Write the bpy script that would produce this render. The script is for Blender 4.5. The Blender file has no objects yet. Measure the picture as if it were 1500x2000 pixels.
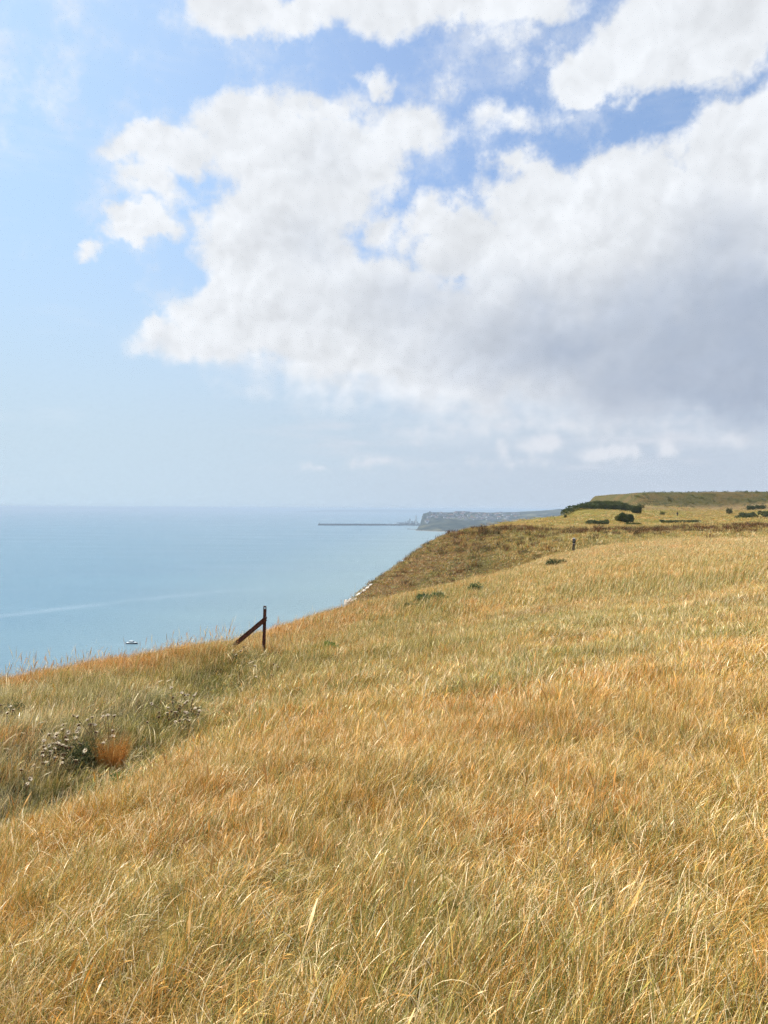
# Chalk headland above the sea: dry grass slope, rusted fence post, far harbour town, broken cumulus.
import bpy, bmesh, math, random
import numpy as np
from mathutils import Vector, Matrix, Euler

scene = bpy.context.scene
C = scene.collection
R = math.radians
EYE = 110.0                                   # metres of the eye above the sea

# ------------------------------------------------------------------ camera
PITCH, ROLL = R(-0.24), R(0.33)
cam_d = bpy.data.cameras.new('camera')
cam_d.sensor_fit = 'VERTICAL'
cam_d.angle = 2 * math.atan(1000 / 1500)
cam_d.clip_start, cam_d.clip_end = 0.05, 200000
cam = bpy.data.objects.new('camera', cam_d)
C.objects.link(cam)
CAM_ROT = Matrix.Rotation(R(90) + PITCH, 3, 'X') @ Matrix.Rotation(ROLL, 3, 'Z')
cam.matrix_world = Matrix.Translation((0, 0, EYE)) @ CAM_ROT.to_4x4()
scene.camera = cam

# ------------------------------------------------------------------ exposure
scene.view_settings.view_transform = 'Standard'
scene.view_settings.look = 'None'
scene.view_settings.exposure = 0.55
scene.view_settings.gamma = 1.0
scene.view_settings.use_curve_mapping = False
scene.cycles.use_denoising = True
scene.cycles.denoising_prefilter = 'FAST'
scene.cycles.use_adaptive_sampling = True
scene.cycles.adaptive_threshold = 0.03
scene.cycles.adaptive_min_samples = 12
scene.cycles.max_bounces = 4
scene.cycles.diffuse_bounces = 2
scene.cycles.glossy_bounces = 2
scene.cycles.transmission_bounces = 3
scene.cycles.transparent_max_bounces = 4
scene.cycles.volume_bounces = 0
scene.cycles.caustics_reflective = False
scene.cycles.caustics_refractive = False

# ------------------------------------------------------------------ sun
SUN_AZ, SUN_EL = R(-68), R(50)                # azimuth clockwise from the view direction (+Y): the sun is to the left
sun_d = bpy.data.lights.new('sun', 'SUN')
sun_d.energy, sun_d.angle, sun_d.color = 5.0, R(0.53), (1.0, 0.95, 0.87)
sun = bpy.data.objects.new('sun', sun_d)
C.objects.link(sun)
SUN_DIR = Vector((math.sin(SUN_AZ) * math.cos(SUN_EL), math.cos(SUN_AZ) * math.cos(SUN_EL), math.sin(SUN_EL)))
sun.rotation_euler = SUN_DIR.to_track_quat('Z', 'Y').to_euler()
sun.location = (-300, 100, 400)


class Graph:
    """Small helper to write node trees as expressions."""
    def __init__(self, tree):
        self.t, self.n, self.l = tree, tree.nodes, tree.links

    def put(self, sock, v):
        if isinstance(v, bpy.types.NodeSocket):
            self.l.new(v, sock)
        elif v is not None:
            sock.default_value = v

    def node(self, kind, **kw):
        nd = self.n.new(kind)
        for k, v in kw.items():
            setattr(nd, k, v)
        return nd

    def m(self, op, a, b=None, c=None, clamp=False):
        nd = self.node('ShaderNodeMath', operation=op, use_clamp=clamp)
        for i, v in enumerate((a, b, c)):
            if v is not None:
                self.put(nd.inputs[i], v)
        return nd.outputs[0]

    def v(self, op, a, b=None, c=None, s=None):
        nd = self.node('ShaderNodeVectorMath', operation=op)
        for i, x in enumerate((a, b, c)):
            if x is not None:
                self.put(nd.inputs[i], x)
        if s is not None:
            self.put(nd.inputs['Scale'], s)
        return nd.outputs['Value'] if op in ('LENGTH', 'DOT_PRODUCT', 'DISTANCE') else nd.outputs['Vector']

    def xyz(self, x, y, z):
        nd = self.node('ShaderNodeCombineXYZ')
        for i, q in enumerate((x, y, z)):
            self.put(nd.inputs[i], q)
        return nd.outputs[0]

    def sep(self, vec):
        nd = self.node('ShaderNodeSeparateXYZ')
        self.put(nd.inputs[0], vec)
        return nd.outputs

    def noise(self, vec, scale, detail=4, rough=0.5, dist=0.0, color=False, dims='3D'):
        nd = self.node('ShaderNodeTexNoise', noise_dimensions=dims)
        self.put(nd.inputs['Vector'], vec)
        for k, q in (('Scale', scale), ('Detail', detail), ('Roughness', rough), ('Distortion', dist)):
            self.put(nd.inputs[k], q)
        return nd.outputs['Color'] if color else nd.outputs['Fac']

    def step(self, x, lo, hi, to0=0.0, to1=1.0, smooth=True):
        nd = self.node('ShaderNodeMapRange', interpolation_type='SMOOTHSTEP' if smooth else 'LINEAR')
        self.put(nd.inputs[0], x)
        for i, q in enumerate((lo, hi, to0, to1)):
            self.put(nd.inputs[1 + i], q)
        return nd.outputs[0]

    def mix(self, f, a, b, mode='MIX'):
        nd = self.node('ShaderNodeMix', data_type='RGBA', blend_type=mode)
        nd.clamp_factor = True
        self.put(nd.inputs[0], f)
        for s, q in ((nd.inputs[6], a), (nd.inputs[7], b)):
            self.put(s, q if isinstance(q, bpy.types.NodeSocket) else (*q, 1.0))
        return nd.outputs[2]

# ------------------------------------------------------------------ world: daylight sky with broken cumulus
world = bpy.data.worlds.new('World')
scene.world = world
world.use_nodes = True
world.cycles.sampling_method = 'MANUAL'
world.cycles.sample_map_resolution = 512
wt = world.node_tree
wt.nodes.clear()
g = Graph(wt)
sky = g.node('ShaderNodeTexSky', sky_type='NISHITA', sun_disc=False)
sky.sun_elevation, sky.sun_rotation = SUN_EL, SUN_AZ
sky.altitude, sky.air_density, sky.dust_density, sky.ozone_density = 100, 1.0, 3.0, 2.5
SKY_STRENGTH = 0.15
SKY_GAIN = 0.683                              # the picture is exposed 0.55 stops up for the land
D = g.node('ShaderNodeTexCoord').outputs['Generated']
dx, dy, dz = g.sep(D)
az = g.m('ARCTAN2', dx, dy)
el = g.m('ARCSINE', dz)


def ae(px, py):
    """Azimuth and elevation of a place in the sky as it was seen from the headland."""
    d = CAM_ROT @ Vector(((px - 750) / 1500, (1000 - py) / 1500, -1)).normalized()
    return math.atan2(d.x, d.y), math.asin(d.z)


# clear air: the sky texture, paler towards the sun side and the horizon
air = g.v('SCALE', sky.outputs[0], s=SKY_STRENGTH)
air = g.v('MULTIPLY', air, (1.05, 1.13, 1.27))
moist = g.step(az, 0.15, -0.55, 0.0, 0.55)
air = g.mix(g.m('ADD', moist, 0.20), air, (0.50, 0.74, 0.99))
low = g.step(el, -0.05, 0.40, 1.0, 0.0)
side = g.step(az, -0.45, 0.40)
veil_col = g.mix(side, (0.585, 0.735, 0.86), (0.56, 0.64, 0.75))
air = g.mix(g.m('MINIMUM', g.m('MULTIPLY', low, 1.25), 1.0), air, veil_col)

P0 = g.xyz(az, el, 0.0)
# billow-shaped warping of the outlines
w1 = g.v('SUBTRACT', g.noise(D, 5.0, 3, 0.6, color=True), (0.5, 0.5, 0.5))
w2 = g.v('SUBTRACT', g.noise(D, 17.0, 4, 0.62, color=True), (0.5, 0.5, 0.5))
P = g.v('ADD', P0, g.v('ADD', g.v('SCALE', w1, s=0.09), g.v('SCALE', w2, s=0.068)))


def lobes(pos, items, sharp=1.0):
    """Union of soft ellipses given as (x, y, rx, ry, weight)."""
    out = None
    for (x, y, rx, ry, k) in items:
        a, e = ae(x, y)
        q = g.v('MULTIPLY', g.v('SUBTRACT', pos, (a, e, 0.0)), (1500 / rx * 1.0, 1500 / ry * 1.0, 0.0))
        L = g.v('LENGTH', q)
        f = g.m('MULTIPLY', g.m('SUBTRACT', 1.0, L), k)
        out = f if out is None else g.m('SMOOTH_MAX', out, f, 0.12)
    return out


CLOUDS = [
    # the big bank
    (600, 335, 225, 120, 1.0), (480, 235, 130, 55, 0.55), (640, 222, 170, 45, 0.5), (330, 300, 135, 52, 0.6),
    (290, 375, 85, 42, 0.42), (742, 162, 52, 34, 0.42), (840, 268, 130, 62, 0.45), (1010, 222, 110, 34, 0.26),
    (540, 480, 190, 160, 1.0), (480, 640, 160, 90, 0.9), (420, 668, 140, 42, 0.75), (680, 640, 300, 170, 1.2),
    (620, 750, 240, 45, 0.5), (900, 485, 160, 100, 0.95), (1040, 405, 120, 100, 0.85), (980, 680, 420, 140, 1.3),
    (1240, 385, 140, 115, 0.9), (1180, 330, 90, 50, 0.55), (1440, 325, 160, 120, 1.0), (1450, 245, 110, 50, 0.55),
    (745, 470, 75, 70, 0.55), (690, 420, 70, 60, 0.5), (1250, 600, 420, 250, 1.5), (1560, 560, 380, 300, 1.6),
    # scraps to the left
    (272, 440, 85, 36, 0.62), (160, 474, 62, 20, 0.42), (210, 458, 60, 14, 0.28),
    # the upper clouds
    (480, 0, 120, 62, 0.75), (600, 10, 140, 40, 0.7), (760, 10, 150, 70, 0.85), (960, -30, 200, 65, 0.85),
    (1190, 135, 100, 44, 0.75), (1330, 112, 150, 58, 0.8), (1440, 30, 260, 105, 1.1), (900, 165, 60, 50, 0.15),
    (1070, 90, 80, 26, 0.10), (270, 205, 60, 20, 0.06),
]
cov_view = lobes(P, CLOUDS)
# the same kind of sky all round, beyond the part in view
far_r = g.noise(D, 3.2, 5, 0.55)
cov_far = g.step(far_r, 0.40, 0.72, -0.6, 0.9, smooth=False)
inview = g.m('MULTIPLY', g.step(g.m('ABSOLUTE', az), 0.58, 0.72, 1.0, 0.0), g.step(el, 0.62, 0.74, 1.0, 0.0))
inview = g.m('MULTIPLY', inview, g.m('GREATER_THAN', el, -0.03))
cov = cov_view


def puff(vec, scale):
    """Rounded billows: distance to the nearest of scattered centres, at two sizes."""
    nd = g.node('ShaderNodeTexVoronoi', feature='F1', voronoi_dimensions='3D')
    g.put(nd.inputs['Vector'], vec)
    nd.inputs['Scale'].default_value = scale
    nd.inputs['Detail'].default_value = 2.0
    nd.inputs['Roughness'].default_value = 0.55
    nd.inputs['Lacunarity'].default_value = 2.3
    nd.normalize = True
    return nd.outputs['Distance']


r0 = g.m('MULTIPLY', g.noise(D, 10.0, 7, 0.64), 1.18)
Dw = g.v('ADD', D, g.v('SCALE', w2, s=0.045))
# the same billows seen a step towards the light, high on the left: their difference lights one side
tow = Vector((math.sin(SUN_AZ) * 0.6, 0.10, 0.8)).normalized()
f0 = puff(Dw, 13.0)
f1 = puff(g.v('ADD', Dw, tuple(tow * 0.016)), 13.0)
lit = g.m('ADD', g.m('MULTIPLY', g.m('SUBTRACT', f1, f0), 0.8), g.m('MULTIPLY', g.m('SUBTRACT', r0, 0.59), 0.25))
dens = g.m('ADD', cov, g.m('MULTIPLY', g.m('SUBTRACT', r0, 0.59), 1.05))
dens = g.m('ADD', dens, g.m('MULTIPLY', g.m('SUBTRACT', 0.33, f0), 0.55))
# crisp tops, soft undersides where the bank dissolves into moist air, thin shreds round the edges
soft = g.m('MULTIPLY', g.step(el, 0.10, 0.24, 1.0, 0.0), 0.50)
alpha = g.step(dens, -0.05, g.m('ADD', 0.30, soft))
shred = g.m('MULTIPLY', g.step(dens, -0.42, 0.02), g.m('MULTIPLY', g.step(r0, 0.50, 0.80, 0.0, 0.55), g.step(el, 0.18, 0.27)))
alpha = g.m('MAXIMUM', alpha, shred)
thick = g.step(dens, 0.10, 1.0)

# depth of the bank: where it is thick enough to hold back the light from above
SHADE = [(1460, 680, 560, 250, 1.0), (1120, 660, 470, 170, 0.68), (1500, 790, 420, 110, 0.9), (820, 600, 350, 125, 0.40),
         (1400, 500, 260, 140, 0.45), (620, 480, 200, 90, 0.28), (640, 330, 170, 70, 0.2)]
base = lobes(P, SHADE)
base = g.step(base, 0.0, 0.78)
base = g.m('MULTIPLY', base, g.step(r0, 0.36, 0.80, 0.88, 1.03), clamp=True)

bright = g.m('ADD', 0.92, g.m('MULTIPLY', lit, 0.75))
bright = g.m('SUBTRACT', bright, g.m('MULTIPLY', thick, 0.05))
white = g.v('SCALE', (0.935, 0.972, 1.02), s=g.m('MINIMUM', bright, 0.985))
grey = g.v('SCALE', (0.43, 0.50, 0.62), s=g.m('ADD', 1.0, g.m('MULTIPLY', lit, 0.28)))
cloud_col = g.mix(base, white, grey)

air_clear = air
# small far cumulus on the low sky
FAR = [(1060, 872, 60, 30, 0.9), (1190, 888, 85, 22, 0.8), (1305, 875, 28, 28, 0.7), (985, 875, 26, 34, 0.5), (1435, 855, 28, 22, 0.6),
       (740, 902, 85, 16, 0.45), (615, 912, 30, 12, 0.5), (1000, 905, 200, 16, 0.25), (1100, 830, 420, 30, 0.35)]
Pf = g.v('ADD', P0, g.v('SCALE', w2, s=0.035))
farc = g.step(g.m('ADD', lobes(Pf, FAR), g.m('MULTIPLY', g.m('SUBTRACT', g.noise(D, 60.0, 2, 0.6), 0.5), 0.9)), -0.02, 0.6)
air = g.mix(g.m('MULTIPLY', farc, 0.80), air, (0.80, 0.83, 0.89))
# layers of far cloud under the bank
lay = g.noise(g.v('MULTIPLY', D, (1.0, 1.0, 9.0)), 6.0, 4, 0.6)
air = g.mix(g.m('MULTIPLY', g.m('MULTIPLY', g.step(lay, 0.48, 0.70), g.step(el, 0.02, 0.08)), g.m('MULTIPLY', g.step(el, 0.16, 0.26, 1.0, 0.0), g.step(az, -0.25, 0.05, 0.0, 0.6))), air, (0.74, 0.77, 0.84))
# high wisps
wisp = g.step(g.noise(g.v('MULTIPLY', D, (1.0, 1.0, 5.0)), 4.5, 4, 0.6), 0.54, 0.85, 0.0, 0.30)
air = g.mix(wisp, air, (0.86, 0.90, 0.96))

skycol = g.mix(alpha, air, cloud_col)
# beyond the part in view the same weather goes on: fewer details, the same cover and brightness
far_shade = g.step(cov_far, 0.25, 0.9, 0.0, 0.75)
rest = g.mix(g.step(cov_far, -0.05, 0.30), air_clear, g.mix(far_shade, (0.92, 0.92, 0.93), (0.43, 0.50, 0.62)))
bg = g.node('ShaderNodeBackground')
g.put(bg.inputs[0], skycol)
bg.inputs[1].default_value = SKY_GAIN
bg2 = g.node('ShaderNodeBackground')
bg2.inputs[1].default_value = SKY_GAIN
g.put(bg2.inputs[0], rest)
ms = g.node('ShaderNodeMixShader')
g.put(ms.inputs[0], inview)
g.l.new(bg2.outputs[0], ms.inputs[1])
g.l.new(bg.outputs[0], ms.inputs[2])
wo = g.node('ShaderNodeOutputWorld')
g.l.new(ms.outputs[0], wo.inputs[0])

# ------------------------------------------------------------------ helpers
def ray(px, py):
    return CAM_ROT @ Vector(((px - 750) / 1500, (1000 - py) / 1500, -1))


def P3(px, py, Y):
    """World point at distance Y in front of the headland's viewpoint."""
    d = ray(px, py)
    return Vector((0, 0, EYE)) + d * (Y / d.y)


def _hash(ix, iy, seed):
    h = (ix.astype(np.int64) * 374761393 + iy.astype(np.int64) * 668265263 + seed * 974711) & 0x7fffffff
    h = ((h ^ (h >> 13)) * 1274126177) & 0x7fffffff
    h = (h ^ (h >> 16)) & 0xffff
    return h / 65535.0


def vnoise(x, y, seed=0):
    ix, iy = np.floor(x), np.floor(y)
    fx, fy = x - ix, y - iy
    fx, fy = fx * fx * (3 - 2 * fx), fy * fy * (3 - 2 * fy)
    a, b = _hash(ix, iy, seed), _hash(ix + 1, iy, seed)
    c, d = _hash(ix, iy + 1, seed), _hash(ix + 1, iy + 1, seed)
    return (a * (1 - fx) + b * fx) * (1 - fy) + (c * (1 - fx) + d * fx) * fy


def fbm(x, y, seed=0, oct=4):
    s, a, t = 0, 1.0, 0
    for i in range(oct):
        s = s + a * vnoise(x * 2 ** i + 17.3 * i, y * 2 ** i - 9.1 * i, seed + i)
        t += a
        a *= 0.5
    return s / t


def sstep(x, a, b):
    t = np.clip((x - a) / (b - a), 0, 1)
    return t * t * (3 - 2 * t)


class Spline2:
    """Thin-plate surface through scattered heights."""
    def __init__(self, pts, smooth=0.0):
        p = np.array(pts, float)
        self.xy = p[:, :2]
        n = len(p)
        d = np.linalg.norm(self.xy[:, None] - self.xy[None], axis=2)
        A = np.zeros((n + 3, n + 3))
        A[:n, :n] = np.where(d > 0, d * d * np.log(d + 1e-12), 0) + smooth * np.eye(n)
        A[:n, n] = A[n, :n] = 1
        A[:n, n + 1:] = self.xy
        A[n + 1:, :n] = self.xy.T
        self.w = np.linalg.solve(A, np.r_[p[:, 2], 0, 0, 0])

    def __call__(self, x, y):
        n = len(self.xy)
        out = self.w[n] + self.w[n + 1] * x + self.w[n + 2] * y
        for (cx, cy), w in zip(self.xy, self.w[:n]):
            d2 = (x - cx) ** 2 + (y - cy) ** 2
            out = out + w * 0.5 * d2 * np.log(d2 + 1e-12)
        return out


# ------------------------------------------------------------------ the ground: heights surveyed as (x, y, distance)
def survey(items, low=0.0):
    return [(*P3(a, b, Y)[:2], P3(a, b, Y).z - EYE - low) for a, b, Y in items]


RIM = [(-330, 1400, 13.5), (-150, 1350, 14.5), (0, 1326, 15), (250, 1284, 16.5), (420, 1258, 17.8), (517, 1250, 19.5), (600, 1225, 23), (680, 1192, 28),
       (770, 1166, 34), (900, 1136, 42), (1000, 1114, 48), (1080, 1093, 52), (1120, 1076, 56), (1180, 1064, 58), (1300, 1054, 60), (1500, 1049, 61)]
NEAR = survey(RIM, 0.22) + [
    (0, 0, -1.62), (0, 2.4, -1.68), (0, 8.8, -2.40), (0, 14, -2.9), (0, 18.5, -3.25), (1.5, 5, -1.85), (2.6, 11.2, -2.30), (4.1, 8.3, -1.75), (-1.2, 2.6, -1.85),
    (6, 20, -2.55), (12, 30, -2.45), (20, 42, -2.3), (10, 18, -1.9), (16, 20, -1.75), (30, 30, -1.6), (4, 30, -3.25), (10, 42, -3.25), (25, 55, -2.2),
    (-2.6, 5.9, -2.45), (-1.6, 9, -2.62), (-1.5, 13, -3.0),
    (-3.9, 7.4, -3.30), (-3.4, 9.8, -3.40), (-3.05, 13.1, -3.48), (-2.75, 15.2, -3.44), (-4.3, 5.5, -3.05),
    (-4.35, 9.6, -2.90), (-3.95, 12.6, -3.02), (-5.4, 9.5, -3.00), (-4.9, 12.5, -3.10), (-4.9, 7.4, -2.92), (-5.6, 14.5, -3.38), (-6.5, 11, -3.22), (-3.4, 16.4, -3.26), (-2.0, 18.2, -3.36),
    (0, -10, -1.6), (20, -10, -1.2), (-8, -10, -3.3), (-9, 5, -3.5), (40, 10, -1.2), (40, -20, -1), (60, 40, -1.6), (60, 58, -2.1), (-8, -25, -3.2)]
near_s = Spline2(NEAR, 0.02)
rim_xy = np.array([tuple(P3(a, b, Y)[:2]) for a, b, Y in RIM])
RIM_POLY = np.vstack([[(-14, -60), (-13, -10), (-11.5, 5)], rim_xy, [(60, 62), (120, 62), (120, -60)]])

FAR_PTS = survey([
    # seaward shoulder of the second hill, as it stands against the water
    (880, 1047, 100), (840, 1067, 100), (800, 1093, 100), (760, 1119, 100), (720, 1144, 100), (690, 1172, 100), (660, 1215, 100),
    (905, 1100, 80), (860, 1130, 80), (800, 1170, 80), (712, 1240, 80),
    (960, 1085, 78), (1000, 1062, 88), (1100, 1046, 96), (1300, 1041, 96), (1500, 1036, 96), (1050, 1085, 72), (1180, 1075, 72), (1350, 1068, 72), (1550, 1062, 72),
    (930, 1045, 112), (1000, 1044, 112), (1100, 1037, 114), (1300, 1030, 118), (1500, 1024, 118), (1700, 1018, 118),
    # the green rise beyond it
    (925, 1042, 165), (960, 1033, 172), (1000, 1022, 176), (1050, 1015, 182), (1100, 1011, 190), (1160, 1008, 200), (1000, 1038, 140), (1100, 1030, 140), (960, 1038, 158), (1000, 1030, 160), (1050, 1023, 162), (1100, 1018, 165),
    (1222, 1022, 160), (1320, 1021, 165), (1450, 1014, 170),
    (1200, 1004, 228), (1245, 1003, 235), (1323, 1010, 250), (1424, 1004, 255), (1475, 996, 300), (1300, 990, 300), (1500, 989, 300), (1150, 996, 262), (1110, 998, 262),
    (1225, 1013, 192), (1270, 1013, 198), (1323, 1016, 195), (1380, 1014, 200), (1424, 1012, 205), (1500, 1010, 208), (1600, 1006, 210), (1245, 1007, 215), (1323, 1012, 225),
    (1220, 991, 300), (1700, 980, 300), (1700, 1004, 200)])
FAR_PTS += [(8, 130, -8), (4, 132, -12), (-2, 132, -17), (14, 165, -12), (8, 165, -18), (40, 230, -14), (55, 262, -9), (60, 300, -12), (-12, 100, -22), (-8, 80, -20), (-8, 120, -22),
            (120, 330, 1.5), (170, 345, 3.0), (230, 330, 4.5), (230, 200, 1.0), (200, 120, -0.5), (90, 345, -3), (70, 345, -10), (160, 100, -1.2), (100, 70, -3.0), (60, 66, -3.6)]
far_s = Spline2(FAR_PTS, 0.3)


def poly_sd(x, y, poly):
    """Distance outside (+) or inside (-) of a closed outline."""
    best = np.full(x.shape, 1e9)
    ins = np.zeros(x.shape, bool)
    n = len(poly)
    for i in range(n):
        (ax, ay), (bx, by) = poly[i], poly[(i + 1) % n]
        ex, ey = bx - ax, by - ay
        t = np.clip(((x - ax) * ex + (y - ay) * ey) / (ex * ex + ey * ey), 0, 1)
        best = np.minimum(best, (x - ax - t * ex) ** 2 + (y - ay - t * ey) ** 2)
        if ay != by:
            c = ((ay > y) != (by > y)) & (x < (bx - ax) * (y - ay) / (by - ay) + ax)
            ins ^= c
    return np.where(ins, -1, 1) * np.sqrt(best)


def near_h(x, y):
    s = poly_sd(x, y, RIM_POLY)
    q = np.maximum(s, 0)
    drop = np.where(q < 6, 0.055 * q * q, 1.98 + 0.8 * (q - 6)) + 7 * np.maximum(q - 14, 0)
    h = near_s(x, y) - drop
    h = h + (fbm(x * 0.9, y * 0.9, 3) - 0.5) * 0.24 + (fbm(x * 0.25, y * 0.25, 5) - 0.5) * 0.25 * sstep(np.hypot(x, y), 6, 20)
    return h, s


def coast_x(y):
    """Where the ground behind the near slope breaks off to the sea."""
    return np.interp(y, [0, 60, 80, 100, 130, 165, 230, 262, 300, 345, 420], [-14, -9, -8, -11, -2, 8, 38, 52, 58, 70, 100])


def far_h(x, y):
    h = far_s(x, y)
    c = np.maximum(coast_x(y) - x, 0)
    h = h - 6.5 * c
    r = np.hypot(x, y)
    h = h + (fbm(x * 0.16, y * 0.16, 11) - 0.5) * (0.9 - 0.65 * sstep(r, 120, 160)) * sstep(r, 66, 90) + (fbm(x * 0.5, y * 0.5, 12) - 0.5) * 0.3
    # long flat-topped bank at the back
    b = sstep(x, 101, 112) * sstep(y, 318, 334) * (1 - sstep(y, 420, 440))
    top = 7.6 + 0.012 * (x - 110) + (fbm(x * 0.05, y * 0.05, 31) - 0.5) * 1.0
    h = h * (1 - b) + np.maximum(h, top) * b
    h = h - 12 * (1 - sstep(y, 57, 70))
    return h


def ground_h(x, y):
    x, y = np.asarray(x, float), np.asarray(y, float)
    a, s = near_h(x, y)
    b = far_h(x, y)
    k = 0.25
    d = (a - b) / k
    h = b + k * np.logaddexp(0, d)
    return np.maximum(h, -EYE - 8), s, a > b


def gz(x, y):
    return float(ground_h(np.array([x]), np.array([y]))[0][0]) + EYE


def at(px, py, y0=1.5, y1=340):
    """The place on the ground that is seen in this direction."""
    d = ray(px, py)
    Y = np.geomspace(y0, y1, 1500)
    X, Z = d.x / d.y * Y, d.z / d.y * Y
    h, _, _ = ground_h(X, Y)
    k = int(np.argmax(h > Z)) if (h > Z).any() else len(Y) - 1
    return Vector((X[k], Y[k], h[k] + EYE))


def mesh_obj(name, verts, faces, mats=(), smooth=False, parent=None, midx=None):
    me = bpy.data.meshes.new(name)
    me.from_pydata([tuple(v) for v in verts], [], [tuple(f) for f in faces])
    for m in (mats if isinstance(mats, (list, tuple)) else [mats]):
        me.materials.append(m)
    if midx is not None:
        me.polygons.foreach_set('material_index', midx)
    if smooth:
        me.polygons.foreach_set('use_smooth', [True] * len(me.polygons))
    me.update()
    o = bpy.data.objects.new(name, me)
    C.objects.link(o)
    if parent:
        o.parent = parent
    return o


def tag(o, label=None, cat=None, group=None, kind=None):
    for k, v in (('label', label), ('category', cat), ('group', group), ('kind', kind)):
        if v:
            o[k] = v
    return o


def empty(name, loc, rz=0.0, **kw):
    o = bpy.data.objects.new(name, None)
    C.objects.link(o)
    o.location = loc
    o.rotation_euler = (0, 0, rz)
    return tag(o, **kw)


def material(name):
    m = bpy.data.materials.new(name)
    m.use_nodes = True
    m.node_tree.nodes.clear()
    gg = Graph(m.node_tree)
    out = gg.node('ShaderNodeOutputMaterial')
    return m, gg, out


def plain(name, col, rough=0.7, var=0.25, scale=8.0, bump=0.0, metal=0.0, spec=0.3, col2=None):
    """Procedural paint: two tones broken up by noise, optional relief."""
    m, gg, out = material(name)
    b = gg.node('ShaderNodeBsdfPrincipled')
    co = gg.node('ShaderNodeTexCoord').outputs['Object']
    n = gg.noise(co, scale, 5, 0.6)
    c2 = col2 or tuple(c * (1 - var) for c in col)
    gg.put(b.inputs['Base Color'], gg.mix(gg.step(n, 0.35, 0.65), c2, col))
    b.inputs['Roughness'].default_value = rough
    b.inputs['Metallic'].default_value = metal
    b.inputs['Specular IOR Level'].default_value = spec
    if bump:
        bn = gg.node('ShaderNodeBump')
        bn.inputs['Strength'].default_value = bump
        bn.inputs['Distance'].default_value = 0.01
        gg.put(bn.inputs['Height'], gg.noise(co, scale * 4, 4, 0.6))
        gg.l.new(bn.outputs[0], b.inputs['Normal'])
    gg.l.new(b.outputs[0], out.inputs[0])
    return m


# ------------------------------------------------------------------ colour of the vegetation, laid out on the ground
STRAW, GOLD, ORANGE = np.array((0.76, 0.52, 0.15)), np.array((0.69, 0.41, 0.075)), np.array((0.65, 0.285, 0.05))
OLIVE, GREEN, GREY = np.array((0.33, 0.28, 0.06)), np.array((0.15, 0.18, 0.05)), np.array((0.62, 0.56, 0.34))
RUST, PALE, UMBER = np.array((0.25, 0.12, 0.055)), np.array((0.78, 0.58, 0.28)), np.array((0.30, 0.175, 0.072))


def spots(x, y, items):
    """Soft patches: (px, py, rx, ry) of the places they lie at, radii in metres across and along."""
    f = np.zeros(x.shape)
    for px, py, rx, ry in items:
        c = at(px, py)
        d = np.hypot((x - c.x) / rx, (y - c.y) / ry)
        f = np.maximum(f, 1 - sstep(d + (fbm(x * 0.8, y * 0.8, 77) - 0.5) * 0.8, 0.35, 1.1))
    return f


def lerp(c, d, f):
    return c * (1 - f[:, None]) + d * f[:, None]


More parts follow.
